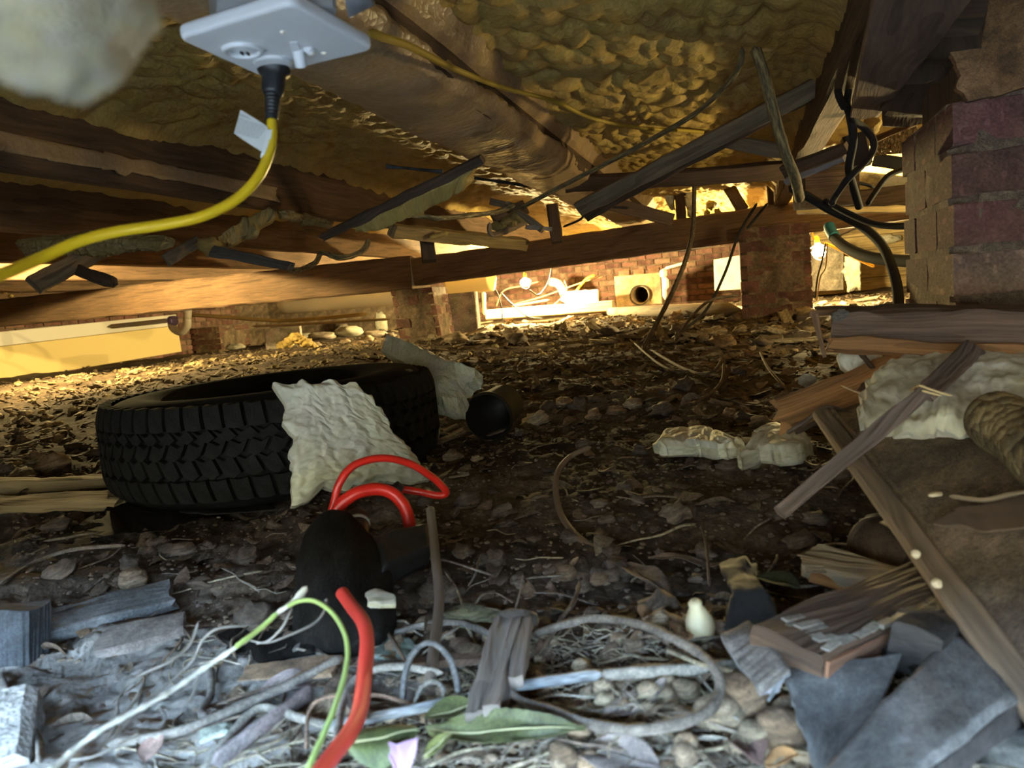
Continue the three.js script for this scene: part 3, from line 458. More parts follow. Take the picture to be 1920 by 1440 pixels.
{ // crumbly foam filled trough
  const t = thing('foam_trough', 'short broken trough filled with crumbly foam above the girder', 'debris');
  const a = [920, 428], f = (x, y, d) => at(x, y, d);
  obj('side', tube([f(918, 418, 2.3), f(922, 440, 2.3), f(955, 430, 2.35), f(990, 412, 2.4)], 0.012, { n: 30, knob: 0.2, flat: 0.6 }), M.paleWood, t);
  obj('crumbs', [0, 1, 2, 3, 4, 5, 6, 7, 8].map((k) => lump(f(930 + k * 6.2, 424 - k * 3 + (k % 3) * 5, 2.36), 0.017, 0.014, 0.016, { noise: 0.3, seed: k, f: 3 })), M.foam, t);
  obj('back', board(f(925, 412, 2.4), f(985, 388, 2.45), 0.05, 0.014, { up: V(0, 0, 1) }), M.darkWood, t); void a;
}
lath(955, 384, 2.35, 1018, 432, 2.3, 0.020, 0.016, M.paleWood, 'pale stick crossing the crumbly foam trough', { jagA: 0.02 });
lath(920, 378, 2.5, 985, 392, 2.45, 0.02, 0.015, M.greyWood, 'small grey stick above the crumbly foam trough', {});
lath(985, 425, 2.3, 1035, 430, 2.3, 0.012, 0.01, mat(lin(0.5, 0.42, 0.34), { map: T_wood }), 'pale splinter right of the crumbly foam trough', {});
lath(885, 333, 2.9, 1035, 355, 3.0, 0.012, 0.02, M.black, 'black strip under the foam, right of the broken board', {});
lath(725, 312, 2.6, 830, 322, 2.6, 0.012, 0.02, M.black, 'black strip under the foam, left of the broken board', {});
lath(1035, 385, 3.2, 1045, 455, 3.2, 0.05, 0.06, M.darkWood, 'dark block standing on the girder below the diagonal lath', { name: 'block' });
cable('hanging_cable', [[1180, 390, 2.9], [1105, 388, 2.9], [1090, 410, 2.9], [1055, 426, 2.95]], 0.005, blackRub, 'black wire looping beside the dark block on the girder', 'cable', null, { n: 30 });
lath(1105, 372, 3.1, 1260, 412, 3.2, 0.055, 0.03, M.darkWood, 'dark board sloping down to the girder left of the foam plugs', {});
cable('foam_string', [[806, 447, 2.8], [812, 444, 2.8], [840, 437, 2.8]], 0.011, M.foam, 'yellow foam string drip sticking out above the girder joint', 'foam', null, { n: 14 });
lath(735, 432, 2.7, 985, 458, 3.3, 0.05, 0.04, M.yellowWood, 'yellow-brown blocking board under the root, above the girder', { tilt: -0.3 });
lath(800, 448, 3.0, 805, 490, 3.0, 0.06, 0.08, M.darkWood, 'dark block hanging between the joists above the girder joint', { name: 'block' });
// ---- scraps caught under the joists on the left
lath(64, 534, 2.0, 185, 470, 2.2, 0.055, 0.018, M.paleWood, 'brown board end hanging under the joists at far left', { jagA: 0.006, tilt: 0.3, w: 1 });
lath(150, 508, 2.1, 212, 530, 2.0, 0.032, 0.02, M.darkWood, 'splintered dark scrap beside the hanging brown board end', { jagB: 0.02 });
lath(312, 488, 2.2, 372, 452, 2.3, 0.038, 0.016, M.greyWood, 'grey board end hanging below the foam lump at left', { jagA: 0.006 });
lath(398, 470, 2.2, 548, 500, 2.1, 0.034, 0.02, mat(lin(0.19, 0.165, 0.13), { map: T_wood, bump: T_woodB, bs: 0.004 }), 'weathered grey-brown scrap pointing right above the girder', { taper: 0.8, jagB: 0.015 });
const foamDirty = mat(lin(0.42, 0.32, 0.13), { map: T_foam3, bump: T_foamB3, bs: 0.008, roughness: 0.75 });
one('foam_ridge', plate([at(30, 452, 2.15), at(160, 440, 2.1), at(320, 448, 2.1)], [at(320, 448, 2.1), at(322, 458, 2.1)], [at(45, 476, 2.2), at(100, 472, 2.15), at(200, 474, 2.15), at(322, 460, 2.12)], [at(30, 452, 2.15), at(45, 476, 2.2)], 0.03, { n: 70, m: 10, relief: foamRelief(0.025, 0.012), edge: 0.015 }), foamDirty, 'ragged foam ridge along the joist behind the yellow cord', 'foam');
one('foam_wedge', plate([at(395, 455, 2.25), at(440, 425, 2.3), at(500, 392, 2.35), at(522, 398, 2.35)], [at(522, 398, 2.35), at(510, 415, 2.35)], [at(400, 468, 2.25), at(455, 455, 2.3), at(480, 440, 2.3), at(510, 415, 2.35)], [at(395, 455, 2.25), at(400, 468, 2.25)], 0.035, { n: 50, m: 16, relief: foamRelief(0.03, 0.014), edge: 0.015 }), foamDirty, 'crumbled foam wedge between the joists left of the broken board', 'foam');
one('foam_lump', lump(at(392, 460, 2.2), 0.035, 0.025, 0.03, { noise: 0.35, f: 3, seed: 4 }), M.foam, 'small crumbly foam lump at the low end of the foam wedge', 'foam');
one('foam_strip', plate([at(520, 392, 2.4), at(570, 405, 2.5), at(625, 418, 2.6)], [at(625, 418, 2.6), at(620, 428, 2.6)], [at(525, 410, 2.4), at(570, 418, 2.5), at(620, 428, 2.6)], [at(520, 392, 2.4), at(525, 410, 2.4)], 0.025, { n: 40, m: 8, relief: foamRelief(0.02, 0.01), edge: 0.012 }), foamDirty, 'foam strip along the joist between the wedge and the broken board', 'foam');
for (const [x, y, s] of [[8, 548, 0.02], [40, 545, 0.02], [78, 543, 0.018], [50, 538, 0.014], [20, 555, 0.02], [255, 542, 0.012], [285, 538, 0.012], [300, 536, 0.010], [62, 492, 0.012]]) { const p = y > 500 ? onZ(x, y, -4.64) : at(x, y, 2.2); one('foam_crumb', lump(p, s, s * 0.8, s, { noise: 0.3, f: 2, seed: x }), M.foam, y > 500 ? 'yellow foam crumb lying along the top of the left girder' : 'yellow foam crumb stuck under the joist at far left', 'foam', y > 500 ? 'foam crumbs on the left girder' : undefined); }
// fallen foam skin down the dark joist side
one('foam_skin', plate([V(-1.64, 0.80, -1.0), V(-1.645, 0.80, -1.6), V(-1.645, 0.80, -2.4)], [V(-1.645, 0.80, -2.4), V(-1.64, 0.745, -2.4)], [V(-1.635, 0.76, -1.0), V(-1.635, 0.75, -1.4), V(-1.635, 0.755, -1.9), V(-1.64, 0.745, -2.4)], [V(-1.64, 0.80, -1.0), V(-1.635, 0.76, -1.0)], 0.015, { n: 60, m: 10, edge: 0.02, dir: V(1, 0, 0) }), M.foamJoist, 'thin brown foam skin along the lower edge of the dark joist', 'foam');

// ================================================================ RIGHT: CABLES, TUBES, BOARDS BY THE NEAR PIER
lath(1748, -60, 0.75, 1622, 208, 1.72, 0.105, 0.035, mat(lin(0.27, 0.18, 0.13), { map: T_wood, bump: T_woodB, bs: 0.001 }), 'wide grey-brown board scabbed under the right joist, ending in a point', { name: 'scab_board', jagB: 0.03, face: V(-0.15, -1, 0.1), taper: 0.6, rough: 0.0012 });
lath(1765, 20, 1.1, 1705, 200, 1.6, 0.10, 0.08, M.darkWood, 'dark rotten block between the right joist and the near pier', { name: 'block', rough: 0.02, face: V(-0.2, -1, 0.2), jagB: 0.04 });
one('foam_lump', lump(at(1745, 60, 1.15), 0.03, 0.035, 0.03, { noise: 0.3, seed: 7 }), foamDirty, 'dull foam lump stuck on the rotten block above the near pier', 'foam');
const bc = (pts, r, label, o) => cable('hanging_cable', pts, r, blackRub, label, 'cable', null, o);
bc([[1585, 205, 1.7], [1572, 175, 1.68], [1574, 140, 1.66], [1588, 133, 1.66], [1594, 150, 1.67], [1588, 195, 1.7], [1598, 222, 1.72], [1620, 240, 1.75], [1637, 262, 1.75], [1636, 285, 1.75], [1615, 312, 1.75], [1590, 335, 1.75], [1568, 365, 1.8], [1558, 385, 1.8]], 0.0085, 'black cable with a narrow loop hanging off the joist end', { n: 130 });
bc([[1592, 205, 1.72], [1600, 260, 1.75], [1592, 315, 1.8], [1600, 350, 1.85], [1612, 392, 1.9]], 0.010, 'black cable falling straight behind the looped one', { n: 50 });
bc([[1480, 350, 2.0], [1520, 372, 2.0], [1560, 395, 2.0], [1610, 420, 1.95], [1650, 455, 1.85], [1672, 500, 1.75], [1683, 545, 1.7], [1685, 600, 1.65]], 0.0125, 'thick black cable arching down to the ground left of the near pier', { n: 90 });
bc([[1545, 375, 2.0], [1590, 400, 1.9], [1640, 420, 1.8], [1690, 424, 1.7], [1740, 418, 1.6]], 0.0085, 'black cable running level into the near pier, under the junction box', { n: 50 });
bc([[1700, 315, 2.0], [1665, 330, 2.0], [1640, 362, 2.0], [1625, 385, 2.0]], 0.008, 'short black cable right of the crossing cables', { n: 30 });
bc([[1515, 318, 2.1], [1575, 338, 2.1], [1620, 345, 2.1], [1640, 352, 2.1]], 0.005, 'thin black wire crossing behind the black cables', { n: 30 });
cable('drain_hose', [[1556, 426, 3.2], [1566, 447, 3.1], [1590, 466, 2.9], [1630, 482, 2.7], [1690, 489, 2.5], [1760, 490, 2.3]], 0.022, mat(lin(0.012, 0.013, 0.013), { roughness: 0.85 }), 'thick black hose curving right from the bulb to the near pier', 'hose', null, { n: 60, m: 12 });
cable('hose_end', [[1554, 422, 3.2], [1558, 434, 3.16], [1566, 447, 3.1]], 0.024, mat(lin(0.03, 0.20, 0.24), { roughness: 0.5 }), 'teal sleeve on the end of the black hose beside the bulb', 'hose', null, { n: 14, m: 12 });
cable('lamp_cord', [[1545, 455, 4.55], [1570, 466, 4.5], [1590, 476, 4.5], [1612, 488, 4.55], [1640, 500, 4.6]], 0.009, mat(lin(0.75, 0.42, 0.01), { roughness: 0.45 }), 'orange-yellow lamp cord running right from the bulb', 'cord', null, { n: 30 });
one('junction_box', board(at(1498, 352, 2.1), at(1598, 345, 2.1), 0.12, 0.09, { up: V(0, 0, 1), n: 6, rough: 0.003 }), M.oldWood, 'brown wooden block behind the crossing cables over the bulb', 'block');
lath(1495, 396, 2.9, 1720, 392, 2.7, 0.022, 0.05, M.yellowWood, 'yellow-brown batten under the crossing cables, running to the near pier', { tilt: 0.1 });
lath(1590, 378, 3.4, 1730, 362, 3.2, 0.09, 0.06, M.darkWood, 'dark beam behind the cables, reaching the near pier', { name: 'beam' });
lath(1640, 300, 3.1, 1725, 312, 3.0, 0.05, 0.06, M.black, 'black beam above the white foam sheet, beside the near pier', { name: 'beam' });
one('cable_box', board(at(1600, 255, 1.9), at(1612, 312, 1.9), 0.06, 0.05, { up: V(0, 0, 1), n: 6 }), M.black, 'small black cable box behind the looped black cable', 'box');
one('foil_sheet', plate([at(1636, 262, 2.7), at(1720, 235, 2.5)], [at(1720, 235, 2.5), at(1720, 285, 2.6)], [at(1632, 292, 2.75), at(1720, 285, 2.6)], [at(1636, 262, 2.7), at(1632, 292, 2.75)], 0.004, { n: 50, m: 30, relief: foamRelief(0.02, 0.006) }), mat(lin(0.6, 0.52, 0.4), { metalness: 1, roughness: 0.25, bump: T_foamB3, bs: 0.01 }), 'crinkled shiny foil between the black cables and near pier', 'foil');
one('foam_sheet', plate([at(1590, 320, 3.9), at(1730, 335, 3.8)], [at(1730, 335, 3.8), at(1730, 362, 3.8)], [at(1590, 362, 3.9), at(1660, 366, 3.9), at(1730, 362, 3.8)], [at(1590, 320, 3.9), at(1590, 362, 3.9)], 0.03, { n: 20, m: 12, relief: foamRelief(0.05, 0.015) }), M.foamBatt, 'bright white foam sheet behind the crossing black cables', 'foam');
lath(1640, 205, 1.9, 1720, 190, 1.8, 0.02, 0.02, M.greyWood, 'grey stick beside the pointed scab board', {});
lath(1640, 262, 2.2, 1725, 225, 2.1, 0.02, 0.03, M.darkWood, 'dark stick over the crinkled foil', {});
one('foam_lump', lump(at(1635, 232, 1.95), 0.025, 0.028, 0.025, { noise: 0.25, seed: 17 }), M.foam, 'yellow foam lump under the pointed scab board', 'foam');
// thin sticks and wires standing in front of the second pier
cable('root', [[1302, 330, 3.4], [1300, 420, 3.3], [1288, 480, 3.1], [1262, 545, 2.9], [1232, 605, 2.7], [1205, 655, 2.55]], (s) => 0.011 - 0.003 * Math.abs(s - 0.4), mat(lin(0.20, 0.15, 0.09), { map: T_bark }), 'long brown root leaning from the girder to the dirt floor', 'root', null, { n: 70, knob: 0.1 });
cable('root', [[1265, 640, 2.6], [1300, 590, 2.75], [1335, 562, 2.9], [1385, 553, 3.0]], 0.006, mat(lin(0.22, 0.16, 0.10), { map: T_bark }), 'thin brown root beside the long leaning root', 'root', null, { n: 40, knob: 0.1 });
bc([[1420, 380, 3.5], [1385, 440, 3.4], [1360, 510, 3.3], [1325, 580, 3.2], [1280, 620, 3.0]], 0.007, 'black wire hanging in front of the second pier', { n: 50 });
bc([[1440, 380, 3.5], [1400, 430, 3.4]], 0.007, 'short black wire end at the top of the second pier', { n: 12 });

// ================================================================ FAR END: PIPES, BOARDS, TILE, WIRES
const pipeZ = (x0, y0, x1, y1, z, r, m, name, label, group) => one(name, tube([onZ(x0, y0, z), onZ((x0 + x1) / 2, (y0 + y1) / 2, z), onZ(x1, y1, z)], r, { n: 24, m: 18 }), m, label, 'pipe', group);
pipeZ(522, 573, 775, 553, -6.2, 0.088, M.pvc, 'drain_pipe', 'long white drain pipe running level behind the central pier, left half');
pipeZ(838, 532, 925, 520, -6.4, 0.125, mat(lin(0.75, 0.58, 0.26), { roughness: 0.6 }), 'wrapped_duct', 'fat cream wrapped duct end right of the central pier');
{ const t = thing('drain_trap', 'white plastic drain trap hanging in front of the yellow board', 'pipe'); const z = -5.35; const p = (x, y) => onZ(x, y, z);
  obj('trap', tube([p(322, 598), p(324, 614), p(338, 622), p(350, 612), p(351, 596)], 0.036, { n: 40, m: 14 }), M.pvc, t);
  obj('collar', tube([p(318, 602), p(330, 601)], 0.045, { n: 6, m: 14 }), mat(lin(0.30, 0.24, 0.55), { roughness: 0.5 }), t);
  obj('riser', tube([p(351, 600), p(352, 570)], 0.036, { n: 8, m: 14 }), M.pvc, t); obj('arm', tube([p(322, 600), p(270, 606), p(200, 613)], 0.022, { n: 12, m: 12 }), M.pvc, t); }
const wireZ = (name, pts, r, m, label, cat = 'wire', group, o = {}) => one(name, tube(pts.map(([x, y, z]) => onZ(x, y, z)), r, { n: pts.length * 8, m: 6, ...o }), m, label, cat, group);
wireZ('batten', [[352, 590, -5.4], [430, 595, -5.5], [520, 601, -5.6], [600, 597, -5.6], [690, 588, -5.6]], 0.017, M.yellowWood, 'thin yellow batten sagging level over the concrete block', 'board');
wireZ('batten', [[470, 612, -5.3], [560, 608, -5.4], [735, 598, -5.5]], 0.011, M.paleWood, 'thin pale batten behind the concrete block, near the ground', 'board');
{ const t = thing('signal_light', 'tiny green lights glowing in the dark gap under the long white pipe', 'light'); const gm = new THREE.MeshStandardMaterial({ color: 0x113311, emissive: new THREE.Color(0.15, 0.9, 0.25), emissiveIntensity: 2 });
  obj('case', board(onZ(455, 584, -9.53), onZ(497, 580, -9.53), 0.10, 0.05, { up: V(0, 0, 1) }), M.black, t); for (const x of [464, 471, 479, 488]) obj('diode', lump(onZ(x, 582.5 - (x - 464) * 0.08, -9.49), 0.014, 0.009, 0.01, { det: 2, seed: x }), gm, t); }
// rubble in the dark gap and behind the pier
[[440, 640, -7.4, 0.12, 0.05], [600, 620, -7.2, 0.18, 0.05], [655, 612, -7.4, 0.16, 0.06], [700, 606, -7.0, 0.14, 0.04], [560, 602, -8.2, 0.2, 0.05], [640, 590, -8.6, 0.12, 0.10], [712, 575, -8.8, 0.10, 0.16]].forEach(([x, y, z, w, h], i) => one('rubble_block', lump(onZ(x, y, z).setY(groundY(onZ(x, y, z).x, z) + h * 0.8), w, h, w * 0.5, { noise: 0.25, f: 1.4, seed: i + 2, det: 3 }), i % 2 ? M.cmu : M.foamBatt, ['grey rubble lump in the dark gap beside the corner bricks', 'flat pale rubble slab left of the central pier, low down', 'grey rubble lump behind the central pier, low', 'pale rubble piece touching the left edge of the central pier', 'grey flat rubble behind the concrete block', 'upright pale rubble under the long white pipe', 'grey upright rubble beside the central pier top'][i], 'rubble'));
one('foam_spill', [0, 1, 2, 3, 4, 5, 6].map((k) => lump(gd(530 + k * 9, 653 - Math.abs(k - 3) * 1.5, 0.02).add(V(0, 0.03 * (3 - Math.abs(k - 3)), 0)), 0.05, 0.035, 0.05, { noise: 0.35, f: 2.5, seed: k })), M.foam, 'crumbled yellow foam heaped against the concrete block', 'foam');
// brick stub at the corner of the yellow board
pier(-6.74, -8.15, 0.45, 0.6, 0.0, 0.30, 'low brick stub at the end of the yellow boarded wall');
// lit boards on the ground under the far bulb
const GZ = (x, y) => gd(x, y, 0.03);
one('lit_board', board(onZ(915, 590, -7.55), onZ(1150, 573, -7.55), 0.11, 0.16, { up: V(0, 0, 1), n: 14 }), mat(lin(0.72, 0.60, 0.36), { map: T_wood, bump: T_woodB }), 'long pale board lying on the ground under the far bulb', 'board');
one('foam_board', board(onZ(1062, 565, -7.7), onZ(1122, 560, -7.7), 0.20, 0.08, { up: V(0, 0.3, 1), n: 8, rough: 0.01 }), M.foamBatt, 'white foam board leaning on the long pale board', 'foam');
wireZ('batten', [[960, 574, -7.9], [1030, 562, -7.9]], 0.014, M.paleWood, 'short pale batten right of the lit concrete block', 'board');
{ const t = thing('vent_elbow', 'white elbow pipe rising against the far brick wall', 'pipe'); obj('elbow', tube([onZ(1060, 562, -8.4), onZ(1055, 545, -8.4), onZ(1046, 532, -8.4), onZ(1030, 528, -8.4)], 0.05, { n: 30, m: 14 }), mat(lin(0.7, 0.62, 0.45), { roughness: 0.6 }), t); obj('collar', tube([onZ(1060, 566, -8.4), onZ(1060, 554, -8.4)], 0.058, { n: 6, m: 14 }), M.pvc, t); }
wireZ('lamp_cord', [[1035, 500, -7.2], [1028, 530, -7.2], [1010, 553, -7.2], [992, 543, -7.2]], 0.008, M.black, 'black cord dipping right of the far bulb', 'cord');
wireZ('wire', [[938, 548, -6.9], [965, 575, -6.9], [990, 594, -6.9], [1020, 598, -6.9]], 0.007, M.black, 'black wire sagging from the duct end to the lit board', 'wire');
wireZ('wire', [[915, 515, -6.9], [914, 535, -6.9], [930, 545, -6.9], [940, 575, -6.9], [942, 600, -6.9]], 0.006, M.blackDusty, 'thin dark wire hanging off the duct end', 'wire');
wireZ('wire', [[1010, 584, -7.8], [1040, 570, -7.8], [1062, 545, -7.8], [1058, 525, -7.8]], 0.008, mat(lin(0.5, 0.06, 0.03), { roughness: 0.5 }), 'red wire rising behind the far bulb', 'wire');
wireZ('wire', [[1070, 562, -8.0], [1085, 540, -8.0], [1100, 523, -8.0], [1115, 516, -8.0]], 0.016, mat(lin(0.72, 0.42, 0.02), { roughness: 0.5 }), 'yellow cable curving up right of the white elbow pipe', 'cable');
wireZ('wire', [[960, 572, -8.1], [1020, 555, -8.1], [1090, 530, -8.1], [1130, 518, -8.1]], 0.009, M.paleWood, 'pale wire slanting across the far brick wall', 'wire');
wireZ('wire', [[930, 575, -8.2], [945, 545, -8.2], [985, 535, -8.2], [1010, 528, -8.2]], 0.008, M.paleWood, 'pale wire arching below the duct end', 'wire');
wireZ('conduit', [[907, 548, -7.0], [908, 590, -7.0]], 0.02, M.pvc, 'white conduit upright behind the tall concrete block', 'pipe', null, { m: 10 });
// drain tile: block with a round bore
{
  const t = thing('drain_tile', 'square clay drain tile with a round black bore, far back', 'drain tile'); const z = -8.0, a = onZ(1157, 575, z), b = onZ(1237, 512, z), c = onZ(1200, 553, z), w = b.x - a.x, h = b.y - a.y; const sh = new THREE.Shape(); sh.moveTo(a.x, a.y); sh.lineTo(a.x + w, a.y); sh.lineTo(a.x + w, a.y + h); sh.lineTo(a.x, a.y + h); sh.closePath(); const ho = new THREE.Path(); ho.absarc(c.x, c.y, 0.098, 0, Math.PI * 2, true); sh.holes.push(ho);
  const g = new THREE.ExtrudeGeometry(sh, { depth: 0.55, bevelEnabled: true, bevelSize: 0.008, bevelThickness: 0.008, bevelSegments: 2, curveSegments: 28 }); g.translate(0, 0, z - 0.55); obj('body', g, mat(lin(0.50, 0.38, 0.20), { map: T_brick, bump: T_brickB }), t);
  obj('bore', lathe(V(c.x, c.y, z + 0.012), V(0, 0, -1), [[0.112, 0], [0.112, -0.012], [0.098, -0.012], [0.098, 0.52], [0, 0.53]], 30), mat(lin(0.05, 0.045, 0.04)), t);
  const bm = mat(lin(0.25, 0.14, 0.07), { map: T_brick }); for (let k = 0; k < 3; k++) obj('brick', board(V(a.x + 0.04 + k * w / 3, b.y + 0.035, z - 0.1), V(a.x + (k + 1) * w / 3 - 0.01, b.y + 0.035, z - 0.1), 0.14, 0.06, { n: 4 }), bm, t);
}
{ const t = thing('water_riser', 'white plastic water riser right of the drain tile', 'pipe'); obj('pipe', tube([onZ(1244, 508, -7.7), onZ(1247, 562, -7.7)], 0.022, { n: 8, m: 12 }), M.pvc, t); obj('coupling', tube([onZ(1244, 505, -7.7), onZ(1244, 520, -7.7)], 0.038, { n: 6, m: 12 }), M.pvc, t); obj('coupling', tube([onZ(1249, 521, -7.66), onZ(1250, 542, -7.66)], 0.026, { n: 6, m: 12 }), M.pvc, t); obj('branch', tube([onZ(1246, 504, -7.7), onZ(1270, 497, -7.7), onZ(1290, 492, -7.7)], 0.016, { n: 12, m: 10 }), M.pvc, t); }
one('drain_pipe', tube([gd(1130, 585, 0.05), gd(1250, 583, 0.05), gd(1390, 580, 0.06)], 0.045, { n: 24, m: 12 }), M.greyWood, 'grey pipe half buried in front of the drain tile', 'pipe');
one('paper_sheet', plate([onZ(1338, 487, -8.2), onZ(1392, 478, -8.2)], [onZ(1392, 478, -8.2), onZ(1393, 542, -8.2)], [onZ(1340, 545, -8.2), onZ(1393, 542, -8.2)], [onZ(1338, 487, -8.2), onZ(1340, 545, -8.2)], 0.01, { n: 14, m: 14, relief: (u, v) => 0.012 * vnoise(u * 9, v * 9), dir: V(0, 0, 1) }), mat(lin(0.85, 0.78, 0.60)), 'bright white sheet propped behind the second pier', 'paper');
{ const t = thing('torn_insulation', 'grey panel with torn white insulation right of the near bulb', 'insulation'); const z = -7.6; obj('panel', board(onZ(1545, 545, z), onZ(1545, 462, z), 0.34, 0.03, { up: V(0, 0, 1), n: 6 }), mat(lin(0.40, 0.36, 0.30), { map: T_dust }), t);
  obj('insulation', plate([onZ(1586, 480, z + 0.1), onZ(1612, 480, z + 0.1)], [onZ(1612, 480, z + 0.1), onZ(1613, 542, z + 0.1)], [onZ(1590, 545, z + 0.1), onZ(1613, 542, z + 0.1)], [onZ(1586, 480, z + 0.1), onZ(1581, 510, z + 0.1), onZ(1590, 545, z + 0.1)], 0.10, { n: 16, m: 24, relief: foamRelief(0.08, 0.03), edge: 0.02, dir: V(0, 0, 1) }), M.foamBatt, t); }
{ // yellow sheathing boards in the right part of the back wall
  const g = new THREE.Group(); g.name = 'trim_2'; g.userData.kind = 'structure'; scene.add(g);
  for (let k = 0; k < 6; k++) obj('board', board(V(0.7, 0.12 + k * 0.165, ZB + 0.05), V(2.55, 0.12 + k * 0.165, ZB + 0.05), 0.158, 0.03, { up: V(0, 0, 1), n: 16, seed: k }), mat(lin(0.74, 0.56, 0.27), { map: T_wood, bump: T_woodB }), g);
}
one('foam_lump', lump(onZ(1668, 448, -9.45), 0.12, 0.045, 0.05, { noise: 0.35, f: 2.4, seed: 3 }), M.foamBatt, 'pale foam blob on the yellow boards, right of the hose', 'foam');
for (let k = 0; k < 3; k++) { const p = [[1745, 520], [1742, 480], [1750, 500]][k]; void p; }
wireZ('wire', [[1548, 455, -4.9], [1541, 490, -4.9], [1533, 520, -4.9], [1528, 560, -4.9]], 0.006, M.blackDusty, 'thin wire hanging below the near bulb, left of the pair', 'wire', 'wires under the near bulb');
wireZ('wire', [[1551, 455, -4.8], [1548, 500, -4.8], [1538, 520, -4.8], [1531, 565, -4.8]], 0.005, M.paleWood, 'thin pale wire hanging below the near bulb, right of the pair', 'wire', 'wires under the near bulb');
// cord the two visible bulbs hang by, and girder-side bracing behind
wireZ('lamp_cord', [[985, 519, -7.2], [986, 500, -7.2], [990, 470, -7.0]], 0.006, M.black, 'black cord from which the far bulb hangs', 'cord');
one('lamp_cord', tube([V(0.44, 0.50, -4.70), V(0.435, 0.56, -4.76), V(0.43, 0.73, -4.77)], 0.005, { n: 16 }), mat(lin(0.7, 0.4, 0.01), { roughness: 0.5 }), 'yellow cord from which the near bulb hangs', 'cord');
one('lamp_cord', tube([V(-4.0, 0.84, -3.5), V(-4.0, 0.88, -3.52), V(-4.02, 0.93, -3.53)], 0.005, { n: 12 }), M.black, 'black cord holding the hidden bulb between the joists', 'cord');

// ================================================================ MIDDLE GROUND
// ---- tyre lying flat, tread blocks one by one
{
  const a0 = -36.3 * RAD, D = 1.585, cx = Math.sin(a0) * D, cz = -Math.cos(a0) * D, y0 = groundBase(cx, cz) + 0.002, RO = 0.337, HT = 0.20;
  const t = thing('tire', 'worn black truck tire lying flat in the dirt with a foam slab against it', 'tire');
  const prof = [[0.20, 0.050], [0.212, 0.026], [0.255, 0.004], [0.295, 0.010], [0.316, 0.030], [0.321, 0.055], [0.322, 0.1], [0.321, 0.148], [0.316, 0.172], [0.295, 0.192], [0.255, 0.198], [0.218, 0.186], [0.20, 0.165], [0.205, 0.150], [0.235, 0.168], [0.275, 0.172], [0.300, 0.150], [0.306, 0.1], [0.300, 0.05], [0.275, 0.028], [0.235, 0.032], [0.205, 0.060], [0.20, 0.050]];
  const cv = new THREE.CatmullRomCurve3(prof.map(([r, y]) => V(r, y, 0)), false, 'centripetal'), pr = cv.getPoints(96).map((p) => [p.x, p.y]);
  const tilt = new THREE.Matrix4().makeRotationAxis(V(0.3, 0, 1).normalize(), 0.02);
  const fin = (g) => { g.applyMatrix4(tilt); g.translate(cx, y0, cz); return g; };
  obj('casing', fin(lathe(V(0, 0, 0), V(0, 1, 0), pr, 120)), M.rubber, t);
  obj('bead', fin(lathe(V(0, 0, 0), V(0, 1, 0), [[0.199, 0.15], [0.194, 0.158], [0.196, 0.168], [0.203, 0.172]], 90)), M.rubber, t);
  const N = 60, da = Math.PI * 2 / N, rows = [[0.022, 0.060, 0.0045, 0.10], [0.066, 0.096, 0, 0.22], [0.100, 0.122, 0, -0.2], [0.128, 0.142, 0, 0.2], [0.146, 0.184, -0.0045, 0.10]];
  const tm = M.rubber;
  rows.forEach(([ya, yb, , zig], ri) => {
    const shoulder = ri === 0 || ri === 4;
    const f = (u, v, lift) => { // block surface: u around, v up; zigzag edges
      const an = (u - 0.5) * da * 0.80 + (v - 0.5) * zig * da * 1.6, zz = Math.abs(((u * 2) % 2) - 1) - 0.5; let y = lerp(ya, yb, v) + zz * 0.008 * (shoulder ? 0.3 : 1);
      const bulge = shoulder ? (ri === 4 ? v : 1 - v) : 0; const r = 0.320 - 0.010 * bulge ** 2 + lift; return V(Math.cos(an) * r, y, Math.sin(an) * r);
    };
    const top = grid(4, 3, (u, v) => f(u, v, RO - 0.3205), (u, v) => [u * 0.03, v * 0.03]);
    const rim = grid(14, 1, (s, k) => { const e = s * 14; let u, v; if (e <= 4) { u = e / 4; v = 0; } else if (e <= 7) { u = 1; v = (e - 4) / 3; } else if (e <= 11) { u = 1 - (e - 7) / 4; v = 1; } else { u = 0; v = 1 - (e - 11) / 3; } return f(0.5 + (u - 0.5) * (1 + 0.06 * k), 0.5 + (v - 0.5) * (1 + 0.06 * k), k < 0.5 ? RO - 0.3205 : -0.003); }, (s, k) => [s * 0.1, k * 0.01]);
    const g = mergeGeometries([top, rim]); g.applyMatrix4(tilt);
    for (let i = 0; i < N; i++) { const m = new THREE.Mesh(g, tm); m.name = numbered('tread_block'); m.castShadow = m.receiveShadow = true; m.position.set(cx, y0, cz); m.rotation.y = i * da + (ri % 2) * da / 2; t.add(m); }
  });
  // soil lying inside the tyre
  const soil = grid(60, 10, (u, v) => { const an = u * Math.PI * 2, r = v * 0.29; return V(cx + Math.cos(an) * r, y0 + 0.035 + 0.012 * vnoise(Math.cos(an) * r * 20, Math.sin(an) * r * 20), cz + Math.sin(an) * r); }, (u, v, p) => [p.x, p.z]); soil.setAttribute('color', new THREE.BufferAttribute(new Float32Array(soil.attributes.position.count * 3).fill(0.8), 3));
  tag(obj('dirt_fill', soil, M.dirt), 'dirt and litter collected inside the tire', 'dirt');
}
